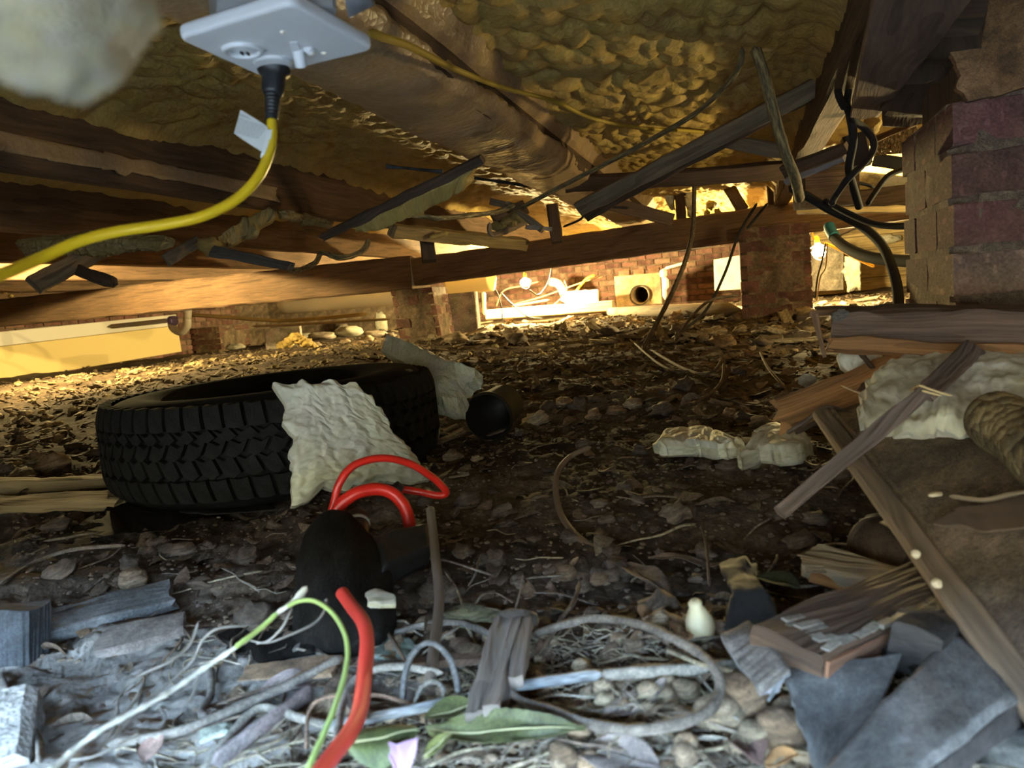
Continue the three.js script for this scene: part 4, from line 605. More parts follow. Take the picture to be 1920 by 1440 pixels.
// ---- sprayed-foam slabs
const foamSlab = (name, T0, R0, B0, L0, th, s, h, label, o = {}) => one(name, plate(T0, R0, B0, L0, th, { n: 90, m: 80, relief: foamRelief(s, h, o.seed ?? 1), edge: 0.012, ...o }), o.mtl ?? M.foamPale, label, 'foam', o.group);
foamSlab('foam_slab', [[518, 728, 1.10], [560, 722, 1.10], [566, 716, 1.10], [585, 728, 1.10], [600, 722, 1.105], [620, 712, 1.11], [640, 722, 1.12], [665, 722, 1.13], [695, 745, 1.15]].map((p) => at(...p)), [[695, 745, 1.15], [722, 790, 1.17], [765, 845, 1.20], [805, 902, 1.24]].map((p) => at(...p)), [[546, 950, 1.04], [570, 946, 1.05], [600, 925, 1.07], [640, 922, 1.10], [700, 908, 1.15], [805, 902, 1.24]].map((p) => at(...p)), [[518, 728, 1.10], [530, 770, 1.09], [545, 820, 1.07], [541, 880, 1.055], [546, 950, 1.04]].map((p) => at(...p)), 0.028, 0.013, 0.0042, 'large pale slab of lumpy sprayed foam leaning on the tire', { edge: 0.008 });
foamSlab('foam_slab', [[733, 636, 1.95], [790, 655, 1.85], [850, 688, 1.7], [896, 698, 1.62]].map((p) => at(...p)), [[896, 698, 1.62], [890, 722, 1.62], [868, 742, 1.63]].map((p) => at(...p)), [[728, 672, 1.9], [790, 705, 1.75], [868, 742, 1.63]].map((p) => at(...p)), [[733, 636, 1.95], [728, 672, 1.9]].map((p) => at(...p)), 0.05, 0.06, 0.012, 'upper greenish-grey foam slab propped against the right side of the tire', { seed: 4, n: 60, m: 40 });
foamSlab('foam_slab', [[790, 708, 1.72], [840, 730, 1.66], [872, 738, 1.63]].map((p) => at(...p)), [[872, 738, 1.63], [870, 772, 1.6]].map((p) => at(...p)), [[815, 765, 1.62], [870, 772, 1.6]].map((p) => at(...p)), [[790, 708, 1.72], [800, 740, 1.66], [815, 765, 1.62]].map((p) => at(...p)), 0.06, 0.05, 0.012, 'lower grey foam slab wedged beside the tire', { seed: 6, n: 40, m: 30 });
const flat = (pts, lift = 0.012) => pts.map(([x, y]) => gd(x, y, lift));
foamSlab('foam_slab', flat([[1246, 822], [1290, 815], [1330, 817], [1365, 835], [1400, 845]], 0.03), flat([[1400, 845], [1395, 853]], 0.02), flat([[1230, 848], [1290, 846], [1350, 851], [1395, 853]], 0.02), flat([[1246, 822], [1230, 848]], 0.02), 0.025, 0.03, 0.008, 'pale torn foam slab flat on the dirt, left of two', { seed: 8, n: 50, m: 24 });
foamSlab('foam_slab', flat([[1410, 832], [1460, 812], [1500, 822], [1522, 840]], 0.035), flat([[1522, 840], [1510, 852]], 0.03), flat([[1395, 868], [1420, 855], [1460, 862], [1510, 852]], 0.03), flat([[1410, 832], [1395, 868]], 0.03), 0.03, 0.03, 0.008, 'ribbed grey-green foam slab flat on the dirt, right of two', { seed: 9, n: 50, m: 24 });
one('foam_crumb', lump(gd(1395, 870, 0.006), 0.022, 0.012, 0.014, { noise: 0.3, seed: 21 }), M.foamPale, 'small foam crumb at the low left tip of the ribbed slab', 'foam');
for (const [x0, y0, x1, y1, w] of [[-40, 912, 225, 902, 0.05], [-40, 950, 232, 938, 0.06]]) one('tan_board', board(gd(x0, y0, 0.015), gd(x1, y1, 0.015), w, 0.022, { n: 24, rough: 0.004, jagB: 0.01, seed: y0 }), woodM(lin(0.46, 0.34, 0.17)), y0 < 930 ? 'tan board half buried left of the tire, the farther of two' : 'tan board half buried left of the tire, the nearer of two', 'board');
// black can lying on its side, mouth towards us; scrap beside it
{ const c = gd(920, 778, 0.055), dir = V(0.02, 0.10, -1).normalize(), bm = mat(lin(0.022, 0.019, 0.016), { roughness: 0.7, map: T_dust }); const t = thing('black_bucket', 'black plastic bucket lying on its side, open end facing us', 'bucket'); obj('shell', lathe(c.clone().addScaledVector(dir, -0.02), dir, [[0.047, 0.12], [0.053, 0.02], [0.0555, 0.012], [0.0555, 0], [0.0525, 0], [0.050, 0.02], [0.044, 0.115], [0, 0.117]], 36), bm, t); obj('rim', lathe(c.clone().addScaledVector(dir, -0.02), dir, [[0.0555, 0.002], [0.058, 0.004], [0.058, 0.012], [0.0555, 0.014]], 36), bm, t); one('clod', lump(gd(916, 782, 0.025), 0.026, 0.016, 0.022, { seed: 4 }), mat(lin(0.10, 0.085, 0.07), { map: T_dirt2 }), 'dusty clod in the mouth of the black bucket', 'clod'); }
one('black_scrap', lump(gd(868, 688, 0.02), 0.05, 0.02, 0.03, { noise: 0.25, seed: 5 }), M.black, 'crumpled black plastic scrap behind the black bucket', 'plastic');
one('black_sheet', plate(flat([[178, 985], [215, 935], [300, 928], [390, 945]], 0.02), flat([[390, 945], [380, 975]], 0.01), flat([[185, 1000], [260, 1000], [320, 985], [380, 975]], 0.01), flat([[178, 985], [185, 1000]], 0.01), 0.004, { n: 40, m: 20, relief: (u, v) => 0.012 * fbm(u * 22, v * 22), edge: 0.02 }), M.blackDusty, 'crumpled black plastic sheet in front of the tire, at its left', 'plastic');
one('black_sheet', plate(flat([[255, 935], [400, 950], [520, 945]], 0.015), flat([[520, 945], [515, 955]], 0.01), flat([[250, 960], [400, 965], [515, 955]], 0.01), flat([[255, 935], [250, 960]], 0.01), 0.004, { n: 40, m: 10, relief: (u, v) => 0.006 * fbm(u * 22, v * 22), edge: 0.01 }), M.blackDusty, 'strip of black plastic under the front of the tire', 'plastic');
// ---- red-cabled black tool
{
  const red = mat(lin(0.55, 0.018, 0.010), { roughness: 0.35 }), t = thing('red_cable', 'glossy red cable looping above the dark sack and coming out in front', 'cable');
  obj('thin_loop', tube([[617, 975, 0.90], [626, 945, 0.90], [637, 905, 0.90], [665, 872, 0.91], [715, 859, 0.93], [765, 868, 0.95], [808, 893, 0.97], [832, 915, 0.98], [836, 925, 0.985], [822, 929, 0.985], [790, 923, 0.985], [752, 917, 0.98]].map((p) => at(...p)), 0.0050, { n: 120, m: 12 }), red, t);
  obj('thick_loop', tube([[628, 968, 0.885], [640, 945, 0.885], [668, 925, 0.89], [705, 917, 0.90], [735, 925, 0.905], [758, 950, 0.905], [768, 985, 0.90], [768, 1005, 0.895]].map((p) => at(...p)), 0.0080, { n: 90, m: 14 }), red, t);
  obj('lead', tube([[640, 1110, 0.66], [658, 1135, 0.635], [680, 1165, 0.60], [688, 1200, 0.57], [684, 1260, 0.53], [675, 1330, 0.485], [655, 1375, 0.455], [625, 1415, 0.43], [570, 1490, 0.39]].map((p) => at(...p)), (s) => 0.0062 - 0.0008 * s, { n: 110, m: 14 }), mat(lin(0.62, 0.055, 0.04), { roughness: 0.4 }), t);
  obj('band', tube([at(738, 911, 0.955), at(752, 920, 0.96)], 0.0085, { n: 8, m: 12 }), M.black, t);
  const pm = mat(lin(0.5, 0.48, 0.46), { roughness: 0.7 });
  obj('tape', plate([at(632, 962, 0.875), at(652, 960, 0.875)], [at(652, 960, 0.875), at(655, 975, 0.87)], [at(616, 980, 0.872), at(634, 990, 0.868), at(655, 975, 0.87)], [at(632, 962, 0.875), at(616, 980, 0.872)], 0.003, { n: 10, m: 8 }), pm, t);
  obj('tape', plate([at(752, 990, 0.893), at(778, 993, 0.888)], [at(778, 993, 0.888), at(782, 998, 0.886)], [at(748, 1002, 0.89), at(782, 998, 0.886)], [at(752, 990, 0.893), at(748, 1002, 0.89)], 0.008, { n: 10, m: 6 }), pm, t);
  // dark swollen sack the cable goes into
  const dark = matte(lin(0.017, 0.015, 0.0135));
  const s = thing('tool_bag', 'dark swollen tool bag standing in the dirt below the red loops', 'bag');
  const ax = at(625, 990, 0.86), b0 = at(645, 1130, 0.66).setY(groundY(at(645, 1130, 0.66).x, at(645, 1130, 0.66).z) - 0.005);
  const dir = b0.clone().sub(ax), L = dir.length();
  const g = lathe(ax, dir, [[0.0, -0.004], [0.02, -0.002], [0.030, 0.012], [0.040, 0.04], [0.048, L * 0.40], [0.050, L * 0.6], [0.047, L * 0.78], [0.040, L * 0.9], [0.030, L], [0, L + 0.004]], 40);
  { const p = g.attributes.position; for (let i = 0; i < p.count; i++) { const q = V(p.getX(i), p.getY(i), p.getZ(i)); const k = 0.007 * fbm(q.x * 28, q.y * 28, q.z * 28, 3) * 2; const o = q.clone().sub(ax).projectOnVector(dir).add(ax); const rd = q.clone().sub(o); if (rd.length() > 1e-4) q.addScaledVector(rd.normalize(), k); p.setXYZ(i, q.x, q.y, q.z); } g.computeVertexNormals(); }
  obj('body', g, dark, s);
  const neck = obj('neck', lathe(at(668, 968, 0.87), at(672, 1000, 0.84).sub(at(668, 968, 0.87)), [[0, 0], [0.012, 0], [0.014, 0.006], [0.012, 0.02], [0.014, 0.024], [0.012, 0.05]], 24), M.black, s);
  obj('collar', lathe(at(670, 982, 0.858), at(672, 1000, 0.84).sub(at(668, 968, 0.87)), [[0.0135, 0], [0.0150, 0.001], [0.0150, 0.004], [0.0135, 0.005]], 24), mat(lin(0.35, 0.36, 0.34), { roughness: 0.5 }), neck);
  const flap = obj('flap', plate([at(700, 1025, 0.80), at(735, 1012, 0.82), at(802, 995, 0.86)], [at(802, 995, 0.86), at(806, 1045, 0.82)], [at(715, 1085, 0.74), at(760, 1065, 0.78), at(806, 1045, 0.82)], [at(700, 1025, 0.80), at(715, 1085, 0.74)], 0.03, { n: 20, m: 20, relief: (u, v) => 0.004 * fbm(u * 30, v * 30) }), M.black, s);
  obj('strap', tube([at(690, 1058, 0.79), at(730, 1040, 0.80), at(790, 1005, 0.835)], 0.003, { n: 20, m: 6 }), mat(lin(0.05, 0.06, 0.055), { roughness: 0.5 }), flap);
}
one('foam_crumb', plate([at(678, 1116, 0.70), at(700, 1108, 0.71), at(716, 1110, 0.71)], [at(716, 1110, 0.71), at(742, 1122, 0.70), at(740, 1136, 0.69)], [at(683, 1138, 0.68), at(715, 1138, 0.68), at(740, 1136, 0.69)], [at(678, 1116, 0.70), at(683, 1138, 0.68)], 0.007, { n: 20, m: 14, relief: foamRelief(0.02, 0.003), edge: 0.007 }), M.foamPale, 'white foam chip in front of the dark tool bag', 'foam');
one('black_sheet', plate(flat([[405, 1190], [440, 1170], [520, 1180], [600, 1160]], 0.012), flat([[600, 1160], [590, 1225]], 0.006), flat([[440, 1222], [490, 1246], [540, 1240], [590, 1225]], 0.006), flat([[405, 1190], [440, 1222]], 0.006), 0.004, { n: 30, m: 16, relief: (u, v) => 0.005 * fbm(u * 40, v * 40), edge: 0.006 }), M.blackDusty, 'flat black sheet in the dirt at the foot of the tool bag', 'plastic');  // crumpled near-black sheet laid flat on the dirt
// brown tubes standing in the dirt, beside the bag
cable('brown_tube', [[806, 950, 0.86], [812, 1000, 0.82], [818, 1060, 0.76], [823, 1110, 0.72], [822, 1150, 0.68], [814, 1215, 0.625], [806, 1280, 0.575]], 0.0052, mat(lin(0.11, 0.085, 0.065), { roughness: 0.6 }), 'brown tube running straight toward us right of the tool bag', 'tube', null, { n: 60, m: 10 });
cable('brown_wire', [[1108, 838, 1.18], [1070, 856, 1.16], [1046, 885, 1.10], [1042, 920, 1.05], [1052, 965, 0.98], [1085, 1008, 0.90], [1130, 1035, 0.86], [1175, 1056, 0.82]], 0.0045, mat(lin(0.13, 0.085, 0.055), { roughness: 0.6 }), 'brown wire bending in an S over the dark dirt', 'wire', null, { n: 80, m: 8 });

// ================================================================ THE PILE ON THE RIGHT
const faceUp = (tx, tz) => V(tx, 1, tz);
// rough timber with a split orange edge
{
  const t = thing('rough_timber', 'rough weathered timber with a raw orange lower edge, lying before the near pier', 'timber');
  const m = woodM(lin(0.27, 0.17, 0.12), { bs: 0.002 });
  obj('plank', board(at(1555, 620, 1.02), at(2060, 632, 0.88), 0.052, 0.028, { up: at(1700, 600, 0.9).sub(EYE).negate().normalize().multiplyScalar(0.75).add(V(0, 0.5, 0)), n: 60, rough: 0.004, jagA: 0.012, seed: 2.2 }), m, t);
  obj('raw_edge', board(at(1560, 646, 1.0), at(2060, 676, 0.86), 0.020, 0.028, { up: at(1700, 600, 0.9).sub(EYE).negate().normalize().multiplyScalar(0.9).add(V(0, 0.3, 0)), n: 50, rough: 0.003, jagA: 0.01, seed: 3.3 }), M.orangeWood, t);
  obj('back_strip', board(at(1535, 582, 1.10), at(2060, 584, 0.95), 0.03, 0.012, { up: V(0, 1, 0.2), n: 40, rough: 0.003, jagA: 0.01, seed: 4 }), m, t);
  obj('crust', [lump(at(1577, 590, 1.0), 0.008, 0.007, 0.006, { noise: 0.3, seed: 2 }), lump(at(1568, 594, 1.0), 0.006, 0.006, 0.005, { noise: 0.3, seed: 5 })], M.cmu, t);
}
{ const t = thing('splinter', 'thin orange splinter bent down off the left end of the rough timber', 'splinter'); const m = woodM(lin(0.36, 0.20, 0.10)); obj('top_sliver', board(at(1522, 588, 1.03), at(1568, 585, 1.04), 0.010, 0.006, { up: V(0, 0, 1), jagA: 0.002 }), m, t); obj('drop_sliver', board(at(1528, 590, 1.03), at(1547, 676, 1.01), 0.011, 0.006, { up: EYE.clone().sub(at(1540, 630, 1)), jagB: 0.008, taper: 0.5 }), m, t); }
one('orange_plank', board(at(1462, 778, 1.06), at(1800, 652, 1.02), 0.062, 0.018, { up: V(-0.25, 1, 0.75), n: 50, rough: 0.003, jagA: 0.035, seed: 6.1, chamfer: 0.002 }), woodM(lin(0.62, 0.32, 0.12)), 'split orange plank with a jagged pointed end poking left out of the pile', 'plank');
one('dark_strip', board(at(1480, 790, 1.07), at(1680, 705, 1.03), 0.03, 0.03, { up: V(-0.2, 1, 0.6), n: 20, rough: 0.005 }), M.darkWood, 'dark strip under the split orange plank', 'board');
one('foam_roll', tube([at(1580, 690, 1.10), at(1608, 672, 1.09), at(1645, 652, 1.08)], (s) => 0.017 + 0.004 * Math.sin(s * 9), { n: 40, m: 16, knob: 0.12 }), M.foamBatt, 'small white foam roll wedged between timber and orange plank', 'foam');
one('stick', tube([at(1600, 645, 1.06), at(1620, 670, 1.05), at(1640, 695, 1.045)], 0.004, { knob: 0.2 }), M.darkWood, 'short dark stick over the small foam roll', 'stick');
one('foam_lump', lump(at(1512, 714, 1.15), 0.013, 0.010, 0.010, { noise: 0.25, seed: 2 }), M.foamBatt, 'small white lump at the left tip of the orange plank', 'foam');
// torn white foam batt with ragged fringe
{
  const P = (l) => l.map((p) => at(...p)), r2 = rng(12);
  const fr = []; const key = [[1604, 792, 0.86], [1632, 805, 0.845], [1680, 818, 0.825], [1720, 826, 0.81], [1760, 822, 0.80], [1800, 826, 0.79], [1838, 818, 0.78], [1880, 795, 0.77], [1960, 770, 0.75]];
  for (let i = 0; i < key.length - 1; i++) for (let k = 0; k < 5; k++) { const q = key[i].map((v, j) => lerp(v, key[i + 1][j], k / 5)); fr.push([q[0] + rr(-4, 4, r2), q[1] + rr(-7, 7, r2), q[2]]); } fr.push(key[key.length - 1]);
  const lf = [[1672, 690, 0.97], [1640, 706, 0.96], [1626, 725, 0.94], [1632, 738, 0.925], [1610, 752, 0.91], [1618, 770, 0.885], [1604, 792, 0.86]];
  one('foam_batt', plate(P([[1672, 690, 0.97], [1720, 682, 0.97], [1800, 678, 0.95], [1880, 672, 0.92], [1960, 668, 0.90]]), P([[1960, 668, 0.90], [1960, 770, 0.75]]), P(fr), P(lf), 0.035, { n: 110, m: 60, relief: (u, v) => 0.012 * fbm(u * 22, v * 22, 2, 4) + 0.006 * Math.abs(vnoise(u * 60, v * 14)), edge: 0.006, dome: 0.05, dir: V(-0.2, 1, 0.6), seed: 3 }), mat(lin(0.76, 0.71, 0.59), { map: T_foam3, bump: T_foamB3, bs: 0.0015, roughness: 0.9 }), 'big torn white foam batt with a ragged fringe on the pile', 'insulation');
}
{ // the split stick that lies over the batt
  const t = thing('long_stick', 'long weathered stick slanting down left over the white foam batt', 'stick'); const m = woodM(lin(0.26, 0.185, 0.15), { bs: 0.005 }), u = EYE.clone().sub(at(1600, 850, 0.75));
  obj('shaft', board(at(1466, 958, 0.745), at(1742, 727, 0.775), 0.0165, 0.010, { up: u, n: 40, rough: 0.0015, jagA: 0.004, jagB: 0.01 }), m, t);
  obj('upper_piece', board(at(1738, 735, 0.80), at(1822, 655, 0.90), 0.024, 0.012, { up: u, n: 16, rough: 0.002, jagA: 0.008 }), m, t);
  const sp = mat(lin(0.55, 0.40, 0.18)); obj('straw', tube([at(1722, 722, 0.77), at(1760, 735, 0.76), at(1785, 742, 0.755)], 0.0014, { n: 12, m: 6 }), sp, t); obj('straw', tube([at(1728, 732, 0.77), at(1765, 742, 0.76)], 0.0014, { n: 12, m: 6 }), sp, t);
}
cable('straw', [[1575, 722, 0.95], [1620, 738, 0.92], [1690, 735, 0.90], [1727, 722, 0.78]], 0.0012, mat(lin(0.50, 0.36, 0.18)), 'thin straw lying over the orange plank and the foam batt', 'straw', null, { n: 30, m: 6 });
cable('straw', [[1875, 790, 0.70], [1900, 806, 0.69], [1960, 842, 0.66]], 0.0022, mat(lin(0.60, 0.42, 0.20)), 'yellow straw poking out at the right under the foam batt', 'straw', null, { n: 20, m: 6 });
cable('rod', [[1475, 812, 1.0], [1510, 790, 0.98], [1545, 765, 0.96], [1575, 768, 0.95], [1608, 782, 0.92]], 0.003, mat(lin(0.10, 0.07, 0.05)), 'thin dark rod bent under the orange plank', 'rod', null, { n: 40, m: 8 });
// brown sheet with a moulded edge, sloping down to the right
{
  const t = thing('brown_sheet', 'large dusty brown panel with a moulded border, sloping down to the right', 'panel');
  const A = at(1532, 788, 0.93), B = at(1955, 1385, 0.405), C = at(1640, 750, 1.0), D2 = at(2280, 1010, 0.52);
  const pm = mat(lin(0.38, 0.28, 0.195), { map: T_dust, bump: T_brickB, bs: 0.0015, roughness: 0.85 });
  const n = B.clone().sub(A).cross(D2.clone().sub(A)).normalize(); if (n.y < 0) n.negate();
  const off = (p, k) => p.clone().addScaledVector(n, k), inward = C.clone().sub(A).normalize();
  obj('sheet', plate([A, C], [C, D2], [B, D2], [A, B], 0.014, { n: 30, m: 60, relief: (u, v) => 0.0012 * fbm(u * 9, v * 9), dir: n, edge: 0.002 }), pm, t);
  const e = (k, w, h, d0 = 0) => board(off(A.clone().addScaledVector(inward, k), h), off(B.clone().addScaledVector(inward, k * 0.9), h), w, d0 || 0.012, { up: n, n: 40, rough: 0.0008, chamfer: 0.003 });
  obj('border', e(0.011, 0.022, 0.006), woodM(lin(0.33, 0.235, 0.155)), t); obj('bead', e(0.034, 0.010, 0.007, 0.008), pm, t);
  // things lying on it
  const onS = (px, py, h = 0.008) => { const d = ray(px, py), k = A.clone().sub(EYE).dot(n) / d.dot(n); return EYE.clone().addScaledVector(d, k).addScaledVector(n, h); };
  one('insulation_roll', tube([onS(1866, 812, 0.018), onS(1950, 880, 0.022), onS(2140, 1040, 0.024)], (s) => 0.030 + 0.004 * s + 0.0015 * Math.sin(s * 17), { n: 40, m: 24 }), mat(lin(0.40, 0.30, 0.14), { map: T_dust, bump: T_foamB3, bs: 0.006, roughness: 0.95 }), 'olive tan insulation roll lying on the brown panel below the white batt', 'insulation');
  one('bark_scrap', plate([onS(1752, 994, 0.006), onS(1800, 975, 0.012), onS(1930, 960, 0.016)], [onS(1930, 960, 0.016), onS(1930, 1010, 0.01)], [onS(1775, 998, 0.006), onS(1850, 1012, 0.008), onS(1930, 1010, 0.01)], [onS(1752, 994, 0.006), onS(1775, 998, 0.006)], 0.004, { n: 30, m: 12, relief: (u, v) => 0.003 * fbm(u * 60, v * 20), edge: 0.003, dir: n }), M.darkWood, 'dark bark scrap lying on the brown panel at its right', 'bark');
  one('twig', tube([onS(1785, 968, 0.02), onS(1850, 976, 0.02), onS(1900, 970, 0.022), onS(1945, 960, 0.02)], 0.0022, { n: 24, m: 6, knob: 0.15 }), M.paleWood, 'pale twig over the dark bark scrap on the brown panel', 'twig');
  one('wood_chip', lump(onS(1757, 945, 0.010), 0.007, 0.0022, 0.0035, { noise: 0.2, seed: 3, turn: 0.5 }), mat(lin(0.62, 0.50, 0.30)), 'single pale wood chip on the brown panel', 'chip');
  [[1722, 1072], [1762, 1129]].forEach(([x, y], i) => one('pale_pellet', lump(onS(x, y, 0.016), 0.0035, 0.0035, 0.004, { noise: 0.15, seed: i + 2 }), mat(lin(0.7, 0.58, 0.38)), i ? 'pale pellet on the border of the brown panel, the lower of two' : 'pale pellet on the border of the brown panel, the upper of two', 'pellet'));
  one('rubble_block', [lump(off(A.clone().lerp(D2, 0.55), -0.10), 0.10, 0.075, 0.09, { noise: 0.15, f: 1.2, seed: 4 }), lump(off(D2, -0.08).add(V(-0.03, 0, 0.02)), 0.09, 0.09, 0.08, { noise: 0.15, f: 1.2, seed: 6 })], M.blackDusty, 'dark rubble under the brown panel holding it up', 'rubble');
}
one('timber_pile', [board(at(1820, 720, 1.02), at(2200, 770, 0.85), 0.12, 0.10, { up: V(0, 1, 0), n: 12, rough: 0.006 }), board(at(1780, 800, 0.98), at(2200, 900, 0.75), 0.14, 0.09, { up: V(0.1, 1, 0), n: 12, rough: 0.006 })], M.darkWood, 'dark stacked timber under the white batt and rough timber', 'timber');
// rusty tin and foam scrap under the panel edge
{ const t = thing('rusty_can', 'rusty brown can lying under the edge of the brown panel', 'can'); const a = gd(1640, 1020, 0.03), d = gd(1705, 1055, 0.03).sub(a).normalize(); const m = mat(lin(0.17, 0.12, 0.09), { map: T_dust, roughness: 0.6, metalness: 0.2 }); obj('body', lathe(a, d, [[0.028, -0.005], [0.029, -0.002], [0.027, 0], [0.027, 0.075], [0.029, 0.078], [0, 0.078]], 30), m, t); obj('lid', lathe(a, d, [[0, 0.004], [0.026, 0.004], [0.0275, 0]], 30), m, t); }
one('foam_chip', lump(gd(1640, 985, 0.022), 0.016, 0.012, 0.012, { noise: 0.25, seed: 31 }), M.foamBatt, 'cream foam chip under the panel edge, above the rusty can', 'foam');
// splintered pale wood
{ const t = thing('splintered_wood', 'splintered pale grey wood with torn fibres, under the edge of the brown panel', 'wood'); const q = rng(8); const m = woodM(lin(0.56, 0.44, 0.30), { bs: 0.004 });
  obj('slab', board(gd(1520, 1052, 0.03), gd(1705, 1098, 0.035), 0.035, 0.016, { n: 30, rough: 0.004, jagA: 0.03, jagB: 0.01, seed: 5, up: V(0, 1, 0.3) }), m, t);
  for (let k = 0; k < 7; k++) obj('fibre', board(gd(1545 + k * 8, 1052 + k * 3, 0.032), gd(1484 + q() * 40, 1036 + k * 6 + q() * 6, 0.03), 0.004, 0.003, { n: 6, taper: 0.3, jagB: 0.004, up: V(0, 1, 0.3) }), m, t);
  obj('raw_side', board(gd(1535, 1080, 0.02), gd(1620, 1105, 0.02), 0.016, 0.012, { n: 8, jagA: 0.01 }), M.orangeWood, t); }
// brown board with a flaked white painted edge
{ const t = thing('painted_board', 'dark brown board end with flaking white paint along its edge', 'board');
  const a = gd(1472, 1225, 0.036), b = at(1785, 1088, 0.625); const up = V(-0.12, 1, 0.30);
  obj('board', board(a, b, 0.056, 0.022, { up, n: 40, rough: 0.0015, seed: 7, jagA: 0.003 }), woodM(lin(0.155, 0.095, 0.06), { bs: 0.004 }), t);
  const dirv = b.clone().sub(a).normalize(), side = dirv.clone().cross(up).normalize(), nn = side.clone().cross(dirv).normalize(); const at2 = (s, w, h) => a.clone().addScaledVector(dirv, s).addScaledVector(side, w).addScaledVector(nn, h);
  const pm = mat(lin(0.52, 0.50, 0.46), { map: T_dust, roughness: 0.7 }); const q = rng(3);
  for (let k = 0; k < 9; k++) { const s = 0.012 + k * 0.0165; obj('paint_flake', board(at2(s, 0.0225 + rr(-0.002, 0.002, q), 0.0108), at2(s + 0.017, 0.0225 + rr(-0.002, 0.002, q), 0.0108), 0.005 + q() * 0.005, 0.0006, { up: nn, n: 6, rough: 0.0012, jagA: 0.003, jagB: 0.003, scallop: 0.004, seed: k }), pm, t); }
  for (let k = 0; k < 7; k++) { const w = 0.018 - k * 0.006; obj('paint_flake', board(at2(0.016 + q() * 0.004, w, 0.0108), at2(0.024 + q() * 0.03, w + 0.003, 0.0108), 0.003 + q() * 0.003, 0.0006, { up: nn, n: 5, rough: 0.001, jagA: 0.003, jagB: 0.004, seed: k + 20 }), pm, t); }
  obj('raw_edge', board(at2(0.004, 0.029, -0.001), at2(0.17, 0.029, -0.001), 0.003, 0.016, { up: nn, n: 20, rough: 0.0015 }), woodM(lin(0.33, 0.17, 0.10)), t); }
one('dark_block', board(gd(1712, 1220, 0.022), at(1790, 1160, 0.55), 0.03, 0.03, { up: V(0, 1, 0.2), n: 10, rough: 0.003, seed: 3 }), mat(lin(0.055, 0.05, 0.048), { map: T_dust, bump: T_brickB }), 'dark charred block end behind the painted board', 'block');
[[1603, 1125], [1640, 1118], [1548, 1145]].forEach(([x, y], i) => one('gnawed_bit', lump(at(x, y - 8, 0.73 - i * 0.01), 0.006, 0.007, 0.005, { noise: 0.3, f: 2.5, seed: i + 3 }), mat(lin(0.62, 0.45, 0.32)), ['pale gnawed bit above the painted board, the middle one of three', 'pale gnawed bit above the painted board, the right one of three', 'tan gnawed bit above the painted board, the left one of three'][i], 'crumb'));
// grey boards at the bottom right
const greyB = mat(lin(0.26, 0.265, 0.27), { map: T_dust, bump: T_brickB, bs: 0.0008, roughness: 0.8 });
{ const t = thing('grey_board', 'dusty charcoal board end at the bottom right corner, with white specks', 'board'); const a = at(1868, 1225, 0.56), b = at(1618, 1530, 0.385), up = V(0.05, 1, 0.10);
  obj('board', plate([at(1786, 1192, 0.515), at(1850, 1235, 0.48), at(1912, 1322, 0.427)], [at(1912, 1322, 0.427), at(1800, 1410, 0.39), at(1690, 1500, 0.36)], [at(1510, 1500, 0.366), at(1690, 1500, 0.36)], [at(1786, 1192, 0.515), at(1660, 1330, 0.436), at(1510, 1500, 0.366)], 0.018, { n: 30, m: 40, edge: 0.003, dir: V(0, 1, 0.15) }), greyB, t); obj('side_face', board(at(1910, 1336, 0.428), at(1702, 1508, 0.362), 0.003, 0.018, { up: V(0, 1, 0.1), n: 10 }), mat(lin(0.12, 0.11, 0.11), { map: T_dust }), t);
  const wm = mat(lin(0.6, 0.6, 0.56)); for (const [x, y, s] of [[1836, 1333, 0.0022], [1757, 1344, 0.0014], [1790, 1352, 0.0028]]) { const d = ray(x, y), dd = b.clone().sub(a).normalize(), sd = dd.clone().cross(up).normalize(), nn = sd.clone().cross(dd).normalize(), k = lerp(0.481, 0.392, (y - 1235) / 170); void nn; obj('speck', lump(EYE.clone().addScaledVector(d, k), s, s * 0.6, s, { det: 1, noise: 0.2, seed: x }), wm, t); } }
one('grey_sheet', plate([gd(1462, 1255, 0.028), gd(1690, 1228, 0.03)], [gd(1690, 1228, 0.03), gd(1645, 1330, 0.022), gd(1560, 1450, 0.015)], [gd(1530, 1440, 0.012), gd(1560, 1450, 0.015)], [gd(1462, 1255, 0.028), gd(1484, 1310, 0.022), gd(1515, 1385, 0.016), gd(1530, 1440, 0.012)], 0.005, { n: 24, m: 40, relief: (u, v) => 0.0022 * fbm(u * 30, v * 30), edge: 0.003, dir: V(0, 1, 0.2) }), mat(lin(0.20, 0.21, 0.225), { map: T_dust, roughness: 0.7 }), 'thin bluish grey sheet sloping beside the charcoal board', 'sheet');
one('grey_lath', plate([gd(1350, 1192, 0.030), gd(1404, 1164, 0.034)], [gd(1404, 1164, 0.034), gd(1484, 1258, 0.038)], [gd(1425, 1308, 0.022), gd(1484, 1258, 0.038)], [gd(1350, 1192, 0.030), gd(1425, 1308, 0.022)], 0.007, { n: 16, m: 24, edge: 0.002, dir: V(0, 1, 0.4) }), mat(lin(0.30, 0.275, 0.26), { map: T_dust, bump: T_woodB, bs: 0.002 }), 'short flat grey lath leaning on the end of the painted board', 'board');
one('plastic_scrap', plate([gd(1428, 1262, 0.03), gd(1485, 1250, 0.035)], [gd(1485, 1250, 0.035), gd(1462, 1300, 0.02)], [gd(1420, 1310, 0.02), gd(1462, 1300, 0.02)], [gd(1428, 1262, 0.03), gd(1420, 1310, 0.02)], 0.0008, { n: 16, m: 14, relief: (u, v) => 0.003 * vnoise(u * 70, v * 70), edge: 0.003, dir: V(0, 1, 0.3) }), mat(lin(0.25, 0.235, 0.25), { roughness: 0.6 }), 'crumpled pale plastic scrap at the foot of the short flat grey lath', 'plastic');
